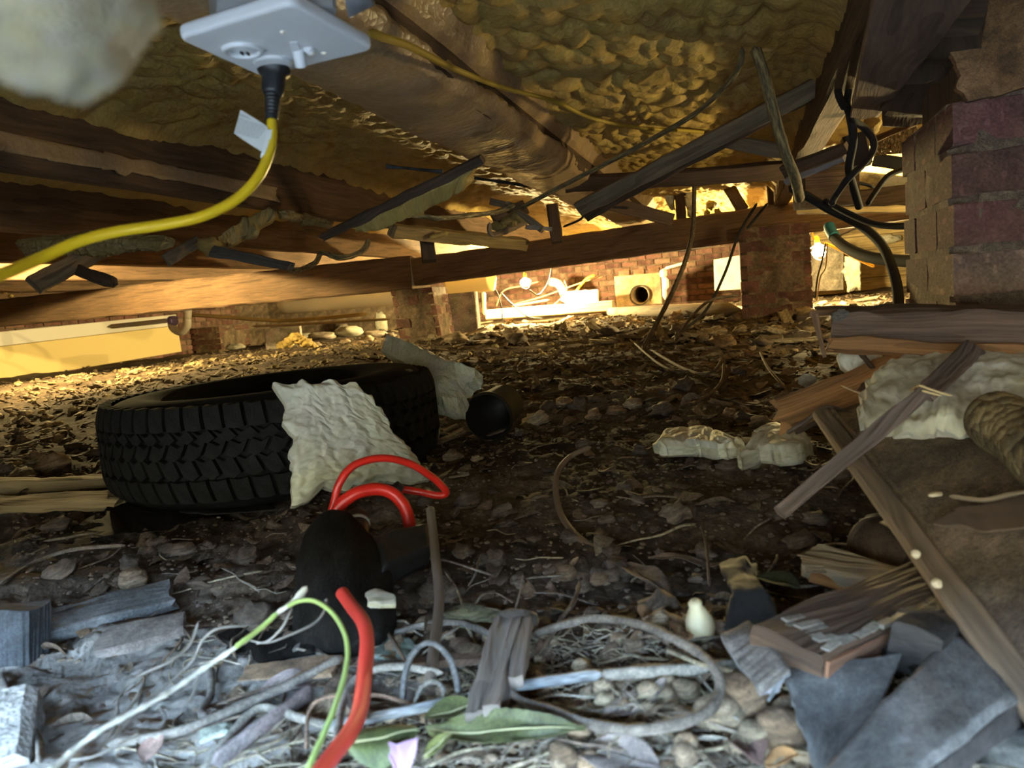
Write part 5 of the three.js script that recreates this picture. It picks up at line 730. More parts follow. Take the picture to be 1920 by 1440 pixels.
one('dark_board', board(at(1930, 1340, 0.445), at(1660, 1205, 0.535), 0.05, 0.025, { up: V(0, 1, 0.1), n: 14, rough: 0.003 }), M.blackDusty, 'dark board in the gap between charcoal board and brown panel', 'board');
one('stone', lump(gd(1590, 1395, 0.008), 0.016, 0.012, 0.03, { noise: 0.12, seed: 77, turn: 0.5 }), mat(lin(0.42, 0.38, 0.33), { map: T_dust }), 'pale flat stone between bluish sheet and charcoal board', 'stone');
one('concrete_chunk', lump(gd(1915, 1440, 0.003), 0.03, 0.02, 0.03, { noise: 0.15, seed: 78 }), mat(lin(0.42, 0.42, 0.40), { map: T_dust, bump: T_brickB }), 'grey concrete chunk in the lowest right corner', 'stone');
one('black_scrap', plate([gd(1350, 1060, 0.02), gd(1390, 1045, 0.03), gd(1410, 1060, 0.03)], [gd(1410, 1060, 0.03), gd(1440, 1110, 0.03), gd(1460, 1190, 0.02)], [gd(1355, 1180, 0.01), gd(1410, 1195, 0.012), gd(1460, 1190, 0.02)], [gd(1350, 1060, 0.02), gd(1365, 1110, 0.02), gd(1355, 1180, 0.01)], 0.006, { n: 20, m: 30, relief: (u, v) => 0.006 * fbm(u * 30, v * 30), edge: 0.008, dir: V(0, 1, 0.4) }), mat(lin(0.018, 0.018, 0.02), { map: T_dust, roughness: 0.8 }), 'crumpled black fabric scrap left of the splintered wood', 'fabric');
{ const t = thing('added_light_screen', 'added screen of boards behind the near brick pier, keeping bulb light off the dirt', 'boards'); for (let k = 0; k < 3; k++) obj('board', board(V(0.57 + 0.012 * k, 0.075 + k * 0.122, -1.73), V(0.56 + 0.012 * k, 0.075 + k * 0.122, -2.62), 0.05, 0.12, { up: V(0, 1, 0), n: 14, rough: 0.003, seed: k + 2 }), M.oldWood, t); }  // unseen boards added to shade the middle dirt from the low bulb

// ================================================================ FOREGROUND AND LITTER
const colM = {};
const pal = (r, g, b, o = {}) => colM[[r, g, b, JSON.stringify(Object.keys(o))]] ??= mat(lin(r, g, b), { map: T_dust, roughness: 0.9, ...o });
// a leaf blade from base to tip on the ground: curled, cupped, veined
function leaf(base, tip, w, o = {}) {
  const { curl = 0.25, cup = 0.15, serr = 0, up = V(0, 1, 0), seed = 1, n = 16, m = 8, lobes = 0 } = o; const L = base.distanceTo(tip), ax = tip.clone().sub(base).normalize(), sd = ax.clone().cross(up).normalize(), nn = sd.clone().cross(ax).normalize();
  const half = (s) => w / 2 * Math.pow(Math.sin(Math.PI * Math.pow(clamp(s, 0.001, 0.999), 0.85)), 0.8) * (1 + (lobes ? 0.35 * Math.sin(s * Math.PI * 2 * lobes) : 0)) * (1 + serr * (Math.abs(((s * 14) % 1) - 0.5) - 0.25));
  const f = (u, v, k) => { const s = v, x = (u * 2 - 1), hw = half(s); return base.clone().addScaledVector(ax, s * L).addScaledVector(sd, x * hw).addScaledVector(nn, curl * L * 0.5 * Math.sin(s * 3 + seed) * s + cup * hw * x * x * 1.6 + 0.03 * L * vnoise(s * 4 + seed * 3, x * 2 + seed) + k - 0.0006 * (Math.abs(x) < 0.12 ? 1 : 0)); };
  const th = 0.00035; return mergeGeometries([grid(m, n, (u, v) => f(u, v, th), (u, v) => [u * w, v * L]), grid(m, n, (u, v) => f(1 - u, v, -th), (u, v) => [u * w, v * L]), grid(2 * n, 1, (s, t) => { const q = s * 2; const v = q <= 1 ? q : 2 - q; return f(q <= 1 ? 0 : 1, v, t < 0.5 ? th : -th); }, (s, t) => [s, t])]);
}
function leafThing(base, tip, w, m, vm, label, o = {}) { const t = thing('leaf', label, 'leaf', o.group); obj('blade', leaf(base, tip, w, o), m, t); if (o.vein !== 0) { const up = o.up ?? V(0, 1, 0), L = base.distanceTo(tip), ax = tip.clone().sub(base).normalize(), sd = ax.clone().cross(up).normalize(), nn = sd.clone().cross(ax).normalize(), pts = []; for (let k = 0; k <= 6; k++) { const s = k / 6; pts.push(base.clone().addScaledVector(ax, s * L).addScaledVector(nn, (o.curl ?? 0.25) * L * 0.5 * Math.sin(s * 3 + (o.seed ?? 1)) * s + 0.03 * L * vnoise(s * 4 + (o.seed ?? 1) * 3, (o.seed ?? 1)) + 0.0004)); } obj('vein', tube(pts, (s) => 0.0009 * (1 - 0.7 * s), { n: 24, m: 5 }), vm, t); } return t; }
const green = mat(lin(0.10, 0.135, 0.045), { roughness: 0.6, map: T_dust }), green2 = mat(lin(0.15, 0.175, 0.07), { roughness: 0.65, map: T_dust }), veinM = mat(lin(0.42, 0.40, 0.22), { roughness: 0.6 });
const gdn = (x, y, l = 0.012) => gd(x, y, l);
leafThing(gdn(648, 1392, 0.03), gdn(786, 1372, 0.03), 0.034, green, veinM, 'glossy rounded green leaf lying over the red cable at the bottom', { curl: -0.1, cup: -0.3, seed: 2, n: 24, m: 12, up: V(0, 1, 0.35) });
leafThing(gdn(800, 1368, 0.018), gdn(1098, 1366, 0.020), 0.027, green2, veinM, 'long toothed green leaf lying at the bottom middle', { curl: 0.05, cup: 0.1, serr: 0.16, seed: 4, n: 60, m: 12, up: V(0, 1, 0.3) });
leafThing(gdn(890, 1318, 0.016), gdn(796, 1350, 0.016), 0.026, green2, veinM, 'dull green leaf tucked behind the long toothed leaf', { curl: 0.1, seed: 5 });
leafThing(gdn(795, 1420, 0.012), gdn(850, 1378, 0.018), 0.012, pal(0.30, 0.34, 0.12), veinM, 'narrow yellow-green leaf under the long toothed leaf', { curl: 0.2, seed: 6 });
one('petal_scrap', plate([gd(722, 1392, 0.03), gd(745, 1400, 0.035), gd(782, 1385, 0.035)], [gd(782, 1385, 0.035), gd(768, 1445, 0.02)], [gd(742, 1450, 0.02), gd(768, 1445, 0.02)], [gd(722, 1392, 0.03), gd(742, 1450, 0.02)], 0.0006, { n: 16, m: 14, relief: (u, v) => 0.003 * vnoise(u * 90, v * 60), edge: 0.002, dir: V(0, 1, 0.5) }), mat(lin(0.34, 0.22, 0.33), { roughness: 0.6 }), 'crumpled mauve and white petal scrap below the rounded green leaf', 'petal');
// vine with a green stem and pale roots
{
  const t = thing('vine', 'green and white vine arching over the dirt with pale rootlets, front left', 'vine');
  const gM = mat(lin(0.34, 0.46, 0.14), { roughness: 0.5 }), wM = mat(lin(0.62, 0.62, 0.52), { roughness: 0.6 }), rM = mat(lin(0.42, 0.39, 0.34), { roughness: 0.8, map: T_bark });
  obj('green_stem', tube([[538, 1138, 0.56], [560, 1127, 0.555], [590, 1127, 0.55], [622, 1148, 0.54], [645, 1185, 0.52], [652, 1225, 0.50], [645, 1270, 0.475], [628, 1325, 0.445], [605, 1380, 0.42], [578, 1440, 0.395], [550, 1500, 0.38]].map((p) => at(...p)), 0.0018, { n: 90, m: 8 }), gM, t);
  obj('pale_stem', tube([[575, 1100, 0.57], [555, 1125, 0.565], [520, 1150, 0.56], [490, 1178, 0.55], [440, 1215, 0.53], [390, 1248, 0.515], [330, 1290, 0.49], [270, 1325, 0.465], [200, 1362, 0.44], [140, 1405, 0.42], [85, 1455, 0.395]].map((p) => at(...p)), (s) => 0.0016 + 0.0014 * Math.exp(-((s - 0.03) ** 2) / 0.002) + 0.0006 * Math.sin(s * 40) ** 8, { n: 120, m: 8 }), wM, t);
  obj('green_band', tube([[520, 1149, 0.5585], [490, 1177, 0.5485], [440, 1214, 0.5285]].map((p) => at(...p)), 0.00205, { n: 20, m: 8 }), gM, t);
  const rl = [[[372, 1165, 0.55], [355, 1210, 0.545], [320, 1240, 0.53], [260, 1268, 0.515], [225, 1305, 0.495], [215, 1345, 0.46], [180, 1378, 0.44], [150, 1400, 0.43]], [[470, 1172, 0.55], [410, 1178, 0.545], [380, 1200, 0.54], [360, 1240, 0.53], [310, 1285, 0.51], [262, 1325, 0.48], [222, 1375, 0.45], [180, 1410, 0.43]], [[612, 1122, 0.55], [608, 1145, 0.55], [590, 1168, 0.545], [545, 1190, 0.54], [500, 1205, 0.535], [465, 1200, 0.54]], [[548, 1140, 0.556], [530, 1175, 0.545], [505, 1200, 0.54], [480, 1207, 0.538]], [[372, 1265, 0.505], [362, 1300, 0.49], [345, 1322, 0.48], [325, 1325, 0.48]], [[262, 1375, 0.44], [215, 1400, 0.425], [170, 1420, 0.415], [130, 1425, 0.41]], [[300, 1325, 0.475], [310, 1345, 0.465], [300, 1360, 0.46]], [[222, 1330, 0.47], [215, 1368, 0.45], [190, 1395, 0.435], [150, 1425, 0.415]], [[270, 1280, 0.50], [240, 1330, 0.475], [175, 1375, 0.44]]];
  rl.forEach((p, k) => obj('rootlet', tube(p.map((q) => at(...q)), (s) => 0.0011 * (1 - 0.5 * s), { n: 50, m: 6, knob: 0.15, seed: k }), rM, t));
}
// roots, twigs and stems lying on the ground: [points], radius, colour
const lie = (name, pts, r, m, label, cat = 'twig', group, o = {}) => one(name, tube(pts.map(([x, y, l]) => gd(x, y, (l ?? 0) + r * 0.8)), r, { n: pts.length * 10, m: 8, knob: 0.15, ...o }), m, label, cat, group);
const grey = pal(0.34, 0.32, 0.29), greyL = pal(0.50, 0.48, 0.43), brn = pal(0.22, 0.16, 0.11), straw = pal(0.55, 0.48, 0.32), white = mat(lin(0.47, 0.50, 0.51), { roughness: 0.7, map: T_bark });
lie('stick', [[600, 1365, 0.008], [700, 1345, 0.01], [880, 1308, 0.01], [960, 1288, 0.012], [1130, 1264, 0.012]], 0.0042, white, 'straight bluish white stick lying behind the bark piece', 'stick', null, { knob: 0.03 });
lie('stick', [[1128, 1266, 0.012], [1200, 1258, 0.012], [1300, 1255, 0.012], [1395, 1240, 0.014]], 0.0042, greyL, 'flaking pale stick continuing to the grey slat', 'stick', null, { knob: 0.25 });
lie('root', [[1000, 1190, 0.01], [1060, 1170, 0.014], [1120, 1160, 0.016], [1190, 1168, 0.016], [1250, 1192, 0.016], [1310, 1225, 0.018], [1345, 1262, 0.02], [1348, 1300, 0.018], [1325, 1335, 0.016], [1270, 1358, 0.014], [1190, 1370, 0.012], [1110, 1358, 0.012], [1040, 1335, 0.012], [975, 1312, 0.014], [942, 1282, 0.016]], 0.0036, pal(0.32, 0.28, 0.24), 'long grey-brown root lying in a loop around the bottom centre', 'root', null, { n: 160 });
lie('root', [[735, 1190, 0.006], [790, 1172, 0.008], [860, 1168, 0.008], [925, 1190, 0.008]], 0.0032, grey, 'grey root lying behind the upright bark piece', 'root');
lie('root', [[630, 1395, 0.02], [650, 1300, 0.028], [690, 1260, 0.03], [750, 1250, 0.028], [830, 1262, 0.02]], 0.0030, greyL, 'pale root arching over the red cable', 'root');
lie('root', [[650, 1302, 0.028], [662, 1330, 0.024], [690, 1348, 0.016]], 0.0028, greyL, 'short pale root branch across the red cable', 'root');
lie('root', [[755, 1330, 0.002], [758, 1270, 0.022], [775, 1225, 0.035], [805, 1205, 0.042], [838, 1228, 0.035], [855, 1270, 0.02], [862, 1330, 0.004]], 0.0024, pal(0.30, 0.31, 0.32), 'grey wire-like hoop standing up left of the bark piece', 'root', null, { n: 70 });
lie('root', [[772, 1335, 0.004], [790, 1290, 0.016], [815, 1278, 0.018], [832, 1296, 0.012], [826, 1330, 0.004]], 0.0018, greyL, 'small pale hoop inside the grey hoop', 'root');
lie('root', [[575, 1405, 0.01], [578, 1340, 0.016], [600, 1312, 0.02], [650, 1302, 0.022], [720, 1305, 0.016], [780, 1325, 0.008]], 0.0016, pal(0.52, 0.36, 0.26), 'thin reddish root curling past the red cable', 'root');
lie('root', [[0, 1096, 0.004], [60, 1058, 0.006], [130, 1032, 0.008], [235, 1022, 0.006]], 0.0028, pal(0.36, 0.30, 0.24), 'bare root curving over the dark dirt at far left', 'root');
lie('root', [[395, 1255, 0.006], [395, 1300, 0.008], [378, 1332, 0.01], [385, 1345, 0.006]], 0.0034, grey, 'short bent grey root below the pale vine stem', 'root');
lie('stick', [[200, 1395, 0.006], [330, 1372, 0.008], [450, 1325, 0.01], [560, 1275, 0.01], [640, 1232, 0.01]], 0.0038, grey, 'long grey stick slanting up right to the red cable', 'stick');
lie('stick', [[380, 1450, 0.004], [420, 1395, 0.008], [485, 1328, 0.012], [560, 1345, 0.01], [640, 1370, 0.008]], 0.0032, greyL, 'forked pale stick with a sharp bend, front left', 'stick');
lie('slat', [[400, 1430, 0.006], [500, 1355, 0.008], [585, 1295, 0.01]], 0.007, pal(0.40, 0.36, 0.38), 'flat mauve-grey bark strip slanting in the front left', 'bark', null, { flat: 0.4 });
lie('twig', [[0, 1262, 0.004], [40, 1355, 0.01], [70, 1378, 0.012], [75, 1430, 0.01]], 0.0028, grey, 'grey twig curving by the pale stone corner, bottom left', 'twig');
lie('twig', [[1250, 1218, 0.012], [1300, 1240, 0.018], [1340, 1252, 0.022], [1420, 1270, 0.014]], 0.0018, straw, 'straw twig crossing the looped root at its right', 'twig');
lie('twig', [[700, 1145, 0.004], [745, 1215, 0.01], [760, 1240, 0.012]], 0.002, brn, 'dark twig left of the standing hoop', 'twig');
lie('twig', [[1090, 1085, 0.006], [1075, 1130, 0.012], [1050, 1165, 0.01], [1010, 1230, 0.006]], 0.0022, brn, 'brown stalk with a dried head right of the bark piece', 'twig');
lie('twig', [[964, 1150, 0.016], [975, 1110, 0.035], [980, 1078, 0.05]], 0.0010, brn, 'fine upright twig behind the top of the bark piece', 'twig');
lie('twig', [[890, 1135, 0.01], [905, 1115, 0.022], [930, 1112, 0.022], [962, 1130, 0.014]], 0.0010, brn, 'fine bent twig left of the upright twig', 'twig');
lie('twig', [[1315, 985, 0.02], [1325, 1030, 0.02], [1330, 1100, 0.01]], 0.0016, brn, 'thin upright twig left of the black fabric scrap', 'twig');
lie('twig', [[1470, 1350, 0.01], [1500, 1310, 0.02], [1535, 1330, 0.02], [1545, 1380, 0.015], [1540, 1395, 0.01]], 0.0014, pal(0.34, 0.33, 0.30), 'thin hoop of root over the bluish grey sheet', 'root');
lie('twig', [[1440, 1315, 0.015], [1465, 1275, 0.03], [1482, 1262, 0.032]], 0.0012, white, 'white fibre at the plastic scrap', 'fibre');
lie('twig', [[1210, 650, 0.01], [1280, 690, 0.02], [1330, 700, 0.03], [1355, 672, 0.05], [1352, 662, 0.06]], 0.005, pal(0.25, 0.19, 0.12), 'crooked root on the dark dirt below the second pier', 'root');
lie('twig', [[1425, 660, 0.03], [1440, 690, 0.02], [1470, 725, 0.01]], 0.004, pal(0.34, 0.26, 0.15), 'short pale root left of the orange plank', 'root');
lie('twig', [[1300, 760, 0.01], [1350, 720, 0.02], [1358, 680, 0.04]], 0.004, brn, 'dark bent root below the crooked root', 'root');
lie('twig', [[1180, 635, 0.01], [1250, 690, 0.02], [1330, 690, 0.01]], 0.004, pal(0.24, 0.18, 0.12), 'root reaching right from the foot of the leaning root', 'root');
// pale dusty soil spread over the left front, with a ragged edge
{
  const c0 = gd(250, 1330), g = grid(120, 110, (u, v) => {
    const an = u * Math.PI * 2, ex = 1 + 0.30 * fbm(Math.cos(an) * 2.2 + 4, Math.sin(an) * 2.2, 2, 4) * 2, r = v * 0.23 * ex, x = c0.x + Math.cos(an) * r * 1.15, z = c0.z + Math.sin(an) * r * 0.75;
    return V(x, groundY(x, z) + 0.0035 * (1 - v ** 6) - 0.001 + 0.0016 * fbm(x * 70, z * 70, 1, 3), z); }, (u, v, p) => [p.x, p.z]);
  g.setAttribute('color', new THREE.BufferAttribute(new Float32Array(g.attributes.position.count * 3).fill(1), 3));
  tag(obj('soil_spread', g, mat(lin(0.30, 0.285, 0.27), { map: T_dirt2, bump: T_dirtB4, bs: 0.003, roughness: 1 })), 'pale grey dusty soil spread over the dirt in the left front', 'soil', null, 'stuff');
}
// upright bark piece
{ const t = thing('bark_piece', 'cracked grey bark piece lying upright at the bottom centre', 'bark'); const m = woodM(lin(0.30, 0.26, 0.23), { bs: 0.006 }); const P = (x, y, l) => gd(x, y, l);
  obj('lower', board(P(965, 1155, 0.022), P(905, 1345, 0.022), 0.026, 0.011, { up: V(0, 1, 0.5), n: 40, rough: 0.003, jagA: 0.006, jagB: 0.008, scallop: 0.003, seed: 2, bow: 0.004 }), m, t);
  obj('strip', board(P(985, 1165, 0.028), P(968, 1275, 0.028), 0.011, 0.008, { up: V(0, 1, 0.5), n: 24, rough: 0.002, jagA: 0.006, jagB: 0.008, seed: 6 }), m, t);
  obj('strip', board(P(940, 1230, 0.030), P(922, 1335, 0.028), 0.012, 0.006, { up: V(0, 1, 0.5), n: 24, rough: 0.002, jagA: 0.006, jagB: 0.006, seed: 9 }), m, t);
  obj('cap', lump(P(968, 1160, 0.024), 0.019, 0.008, 0.012, { noise: 0.15, seed: 4 }), m, t); }
// left: weathered boards, post, stone corner
const blueGrey = mat(lin(0.24, 0.26, 0.28), { map: T_dust, bump: T_woodB, bs: 0.003 });
one('grey_board', board(gd(-30, 1205, 0.018), gd(318, 1118, 0.018), 0.045, 0.014, { n: 30, rough: 0.003, jagB: 0.02, seed: 3, up: V(0, 1, 0.4) }), blueGrey, 'bluish grey weathered board lying at the left, half in shadow', 'board');
one('grey_board', board(gd(200, 1205, 0.010), gd(352, 1168, 0.012), 0.042, 0.010, { n: 24, rough: 0.002, jagB: 0.012, jagA: 0.01, seed: 13, up: V(0, 1, 0.2) }), pal(0.30, 0.265, 0.25), 'short brownish grey board just in front of the bluish one', 'board');
one('post_stub', board(gd(30, 1255, -0.01), gd(30, 1255, -0.01).add(V(0, 0.062, -0.01)), 0.05, 0.04, { up: V(0.3, 0, 1), n: 10, rough: 0.0012, jagB: 0.003 }), mat(lin(0.10, 0.12, 0.145), { map: T_dust, bump: T_woodB }), 'dark bluish post stub at the left edge', 'post');
one('stone_corner', board(gd(-20, 1470, 0.0), gd(8, 1330, 0.03), 0.05, 0.05, { up: V(0.4, 1, 0.3), n: 16, rough: 0.003, chamfer: 0.008, seed: 5 }), mat(lin(0.46, 0.46, 0.46), { map: T_dust, bump: T_brickB, bs: 0.003 }), 'pale grey stone corner in the lowest left corner', 'stone');
one('clod', lump(gd(250, 1085, 0.010), 0.020, 0.014, 0.016, { noise: 0.15, seed: 41, det: 4 }), pal(0.36, 0.27, 0.18), 'tan rounded clod behind the bluish grey board', 'clod');
one('bulb_shell', [lathe(gd(1318, 1195, 0.002), V(-0.15, 1, 0.1), [[0, 0], [0.010, 0.001], [0.0125, 0.008], [0.0115, 0.016], [0.008, 0.024], [0.0055, 0.028], [0.0058, 0.032], [0.003, 0.035], [0, 0.034]], 28)], mat(lin(0.50, 0.45, 0.28), { roughness: 0.5 }), 'pale bulb-shaped shell standing on the dirt, right of centre', 'shell');
one('lichen_flake', plate([gd(372, 1372, 0.01), gd(400, 1362, 0.012), gd(430, 1358, 0.012)], [gd(430, 1358, 0.012), gd(428, 1375, 0.01)], [gd(376, 1392, 0.01), gd(400, 1385, 0.01), gd(428, 1375, 0.01)], [gd(372, 1372, 0.01), gd(376, 1392, 0.01)], 0.004, { n: 14, m: 10, edge: 0.004, relief: foamRelief(0.008, 0.002) }), pal(0.40, 0.47, 0.42), 'pale green lichen flake in the front left', 'lichen');
one('moss_patch', plate([gd(690, 1218, 0.004), gd(730, 1195, 0.006), gd(770, 1205, 0.006)], [gd(770, 1205, 0.006), gd(785, 1228, 0.004)], [gd(695, 1242, 0.004), gd(740, 1238, 0.004), gd(785, 1228, 0.004)], [gd(690, 1218, 0.004), gd(695, 1242, 0.004)], 0.005, { n: 20, m: 14, edge: 0.006, relief: foamRelief(0.008, 0.003) }), pal(0.24, 0.31, 0.28), 'bluish green moss patch right of the red cable', 'moss');
one('moss_patch', lump(gd(885, 1155, 0.006), 0.028, 0.010, 0.018, { noise: 0.25, f: 4, seed: 51, det: 4 }), pal(0.27, 0.26, 0.15), 'mossy grey-green clump behind the bark piece', 'moss');
one('flat_bark', board(gd(470, 1262, 0.008), gd(640, 1250, 0.01), 0.03, 0.005, { n: 20, rough: 0.002, jagA: 0.01, jagB: 0.01, seed: 7 }), pal(0.36, 0.25, 0.16), 'flat brown bark strip left of the red cable, front', 'bark');
one('flat_bark', board(gd(690, 1248, 0.008), gd(905, 1232, 0.01), 0.014, 0.005, { n: 20, rough: 0.002, jagA: 0.01, jagB: 0.01, seed: 8 }), pal(0.26, 0.17, 0.12), 'narrow red-brown bark strip behind the grey hoop', 'bark');
// named stones among the litter, then scattered ones
const stoneC = [[0.46, 0.32, 0.20], [0.52, 0.41, 0.28], [0.36, 0.27, 0.185], [0.60, 0.48, 0.33]];
[[1396, 1312, 0.021, 'round tan stone below the grey slat', 0], [1348, 1342, 0.018, 'pale chipped stone left of the round tan stone', 3], [1466, 1376, 0.019, 'smooth tan stone by the bluish sheet, lowest right', 0], [1420, 1388, 0.015, 'pale crescent stone left of the smooth tan stone', 3], [1475, 1340, 0.013, 'rough tan stone between the round and the smooth one', 1], [1285, 1298, 0.011, 'pale stone inside the looped root', 1], [1245, 1308, 0.010, 'small yellowish stone inside the looped root', 3], [1055, 1416, 0.010, 'pinkish round stone below the long toothed leaf', 0], [1062, 1075, 0.012, 'brown round stone in the dark dirt, upper of three', 0], [1125, 1088, 0.011, 'brown stone in the dark dirt, rightmost of three', 0], [1095, 1102, 0.010, 'brown stone in the dark dirt, lowest of three', 2], [880, 1228, 0.013, 'grey stone left of the bark piece', 2], [410, 1248, 0.006, 'tiny yellow stone under the pale vine stem', 3], [1190, 1215, 0.010, 'flat grey stone inside the top of the looped root', 2]].forEach(([x, y, r, l, c]) => { one('stone', lump(gd(x, y, r * 0.35), r, r * 0.8, r * 0.9, { noise: 0.12, f: 1.5, seed: x, det: 3, turn: x }), pal(...stoneC[c], { bumpMap: T_brickB, bumpScale: 0.001 }), l, 'stone'); });
[[1168, 1060, 1262, 1110, 0.030, 'broad brown leaf lying on the dark dirt under the S-bent wire', [0.28, 0.20, 0.14]], [1205, 1165, 1262, 1100, 0.03, 'pale brown leaf in front of the broad brown leaf', [0.34, 0.26, 0.18]], [1290, 1200, 1270, 1145, 0.022, 'orange-brown leaf left of the pale shell', [0.34, 0.20, 0.11]], [1345, 1195, 1352, 1165, 0.014, 'small dark leaf right of the pale shell', [0.18, 0.12, 0.08]], [1070, 1062, 1085, 1045, 0.01, 'tiny curled leaf above the brown stones', [0.3, 0.2, 0.12]], [1385, 1370, 1425, 1440, 0.024, 'purple-brown leaf by the pale crescent stone', [0.27, 0.17, 0.15]], [1435, 1435, 1495, 1412, 0.018, 'orange leaf at the lowest right among stones', [0.50, 0.28, 0.12]], [480, 1300, 625, 1262, 0.034, 'grey-pink dry leaf left of the red cable, front', [0.34, 0.29, 0.29]], [1090, 1400, 1240, 1440, 0.036, 'wide grey-pink dry leaf at the bottom edge', [0.42, 0.36, 0.34]], [1130, 1345, 1250, 1282, 0.022, 'dry mauve leaf inside the looped root', [0.36, 0.30, 0.28]], [270, 1430, 300, 1370, 0.016, 'small pink-brown leaf in the front left', [0.36, 0.25, 0.22]], [1325, 1060, 1385, 1062, 0.018, 'dull leaf strip left of the black fabric', [0.22, 0.15, 0.10]], [1420, 1080, 1500, 1100, 0.035, 'olive dark leaf beside the splintered wood', [0.09, 0.10, 0.04]], [1215, 1045, 1345, 1052, 0.014, 'long flat brown leaf strip in the dark dirt', [0.22, 0.15, 0.10]]].forEach(([x0, y0, x1, y1, w, l, c], i) => leafThing(gd(x0, y0, 0.006), gd(x1, y1, 0.010), w, pal(...c), pal(c[0] * 0.8, c[1] * 0.8, c[2] * 0.8), l, { curl: 0.15 + 0.1 * Math.sin(i * 3), seed: i + 1, n: 14, m: 6, vein: w > 0.02 ? 1 : 0 }));

// ---- scattered individuals: one of each kind is built, the rest are copies turned, scaled and set down
function scatter(name, protos, mats, n, spot, size, label, cat, group, o = {}) {
  const r = rng(o.seed ?? 3); let k = 0, tries = 0; while (k < n && tries++ < n * 6) { const p = spot(r); if (!p) continue;
    const m = new THREE.Mesh(protos[Math.floor(r() * protos.length)], mats[Math.floor(r() * mats.length)]); m.name = numbered(name); m.castShadow = m.receiveShadow = true; const s = size(r, p);
    m.rotation.set((o.tilt ?? 0.3) * (r() - 0.5) * 2, r() * 6.283, (o.tilt ?? 0.3) * (r() - 0.5) * 2); m.scale.set(s * rr(0.8, 1.2, r), s * rr(0.75, 1.15, r), s * rr(0.8, 1.2, r)); m.position.set(p.x, p.y + (o.lift ?? 0) * s, p.z); tag(m, label, cat, group); scene.add(m); k++; }
}
const inView = (r, px0, px1, py0, py1, pw = 1) => { const x = lerp(px0, px1, r()), y = lerp(py0, py1, Math.pow(r(), pw)); const p = gd(x, y); return p; };
const tireC = [Math.sin(-36.3 * RAD) * 1.585, -Math.cos(36.3 * RAD) * 1.585];
const clear = (p) => Math.hypot(p.x - tireC[0], p.z - tireC[1]) > 0.36;
const spotIn = (a, b, c, d, w) => (r) => { const p = inView(r, a, b, c, d, w); return clear(p) && p.z > -9 ? p : null; };
const pebP = [1, 2, 3, 4, 5].map((s) => lump(V(0, 0, 0), 1, 0.7, 0.85, { noise: 0.18, f: 1.6, seed: s * 7, det: 2 }));
const clodP = [1, 2, 3, 4].map((s) => lump(V(0, 0, 0), 1, 0.6, 0.8, { noise: 0.4, f: 2.2, seed: s * 5, det: 2 }));
const leafP = [1, 2, 3, 4, 5].map((s) => leaf(V(0, 0.1, -0.5), V(0, 0.1, 0.5), 0.42 + 0.08 * (s % 3), { curl: 0.5 * Math.sin(s * 2), cup: 0.5 * Math.cos(s), seed: s, n: 9, m: 4 }));
const chipP = [1, 2, 3, 4].map((s) => board(V(-0.5, 0, 0), V(0.5, 0, 0), 0.35, 0.12, { rough: 0.02, jagA: 0.15, jagB: 0.15, n: 4, chamfer: 0.03, seed: s }));
const twigP = [1, 2, 3, 4, 5, 6].map((s) => { const q = rng(s * 9), pts = []; for (let k = 0; k <= 4; k++) pts.push(V(k / 4 - 0.5, 0.03 + 0.07 * q() * Math.sin(k * 1.5), 0.16 * (q() - 0.5))); return tube(pts, (t) => 0.016 * (1 - 0.5 * t), { n: 16, m: 5, knob: 0.15, seed: s }); });
const stoneM = stoneC.map((c) => pal(...c)), clodM = [pal(0.16, 0.122, 0.093), pal(0.20, 0.152, 0.115), pal(0.13, 0.10, 0.077)], leafM = [[0.25, 0.18, 0.12], [0.31, 0.235, 0.165], [0.20, 0.14, 0.095], [0.38, 0.31, 0.245], [0.17, 0.125, 0.09]].map((c) => pal(...c)), chipM = [[0.40, 0.32, 0.22], [0.52, 0.45, 0.33], [0.30, 0.22, 0.14]].map((c) => pal(...c)), twigM = [[0.30, 0.25, 0.20], [0.46, 0.42, 0.35], [0.54, 0.47, 0.33], [0.24, 0.18, 0.13]].map((c) => pal(...c));
const foreR = spotIn(700, 1560, 1170, 1440), foreA = spotIn(0, 1560, 1150, 1440), dark = spotIn(60, 1650, 800, 1170), midR = spotIn(900, 1540, 600, 800), midL = spotIn(0, 900, 650, 900), far = spotIn(560, 1700, 560, 650);
scatter('pebble', pebP, stoneM, 110, foreR, (r) => rr(0.003, 0.011, r), 'small pebble among the straw and roots in the foreground', 'pebble', 'foreground pebbles', { seed: 1, lift: 0.3 });
scatter('dry_leaf', leafP, leafM, 120, foreA, (r) => rr(0.014, 0.042, r), 'small dry leaf scrap among the roots in the foreground', 'leaf', 'foreground leaf scraps', { seed: 2 });
scatter('twig', twigP, twigM, 170, spotIn(250, 1540, 1180, 1440), (r) => rr(0.03, 0.11, r), 'thin twig among the litter in the foreground', 'twig', 'foreground twigs', { seed: 3, tilt: 0.12, lift: 0.02 });
scatter('wood_chip', chipP, chipM, 80, foreR, (r) => rr(0.006, 0.02, r), 'small wood chip among the litter in the foreground', 'chip', 'foreground wood chips', { seed: 4, tilt: 0.3, lift: 0.1 });
scatter('clod', clodP, clodM, 120, dark, (r) => rr(0.006, 0.022, r), 'dark clod of earth on the unlit dirt floor', 'clod', 'clods on the unlit dirt', { seed: 5, lift: 0.2 });
scatter('dry_leaf', leafP, leafM, 35, dark, (r) => rr(0.02, 0.05, r), 'dull dry leaf on the unlit dirt floor', 'leaf', 'leaves on the unlit dirt', { seed: 16 });
scatter('twig', twigP, twigM, 60, dark, (r) => rr(0.04, 0.14, r), 'dull thin twig on the unlit dirt floor', 'twig', 'twigs on the unlit dirt', { seed: 7, tilt: 0.1, lift: 0.02 });
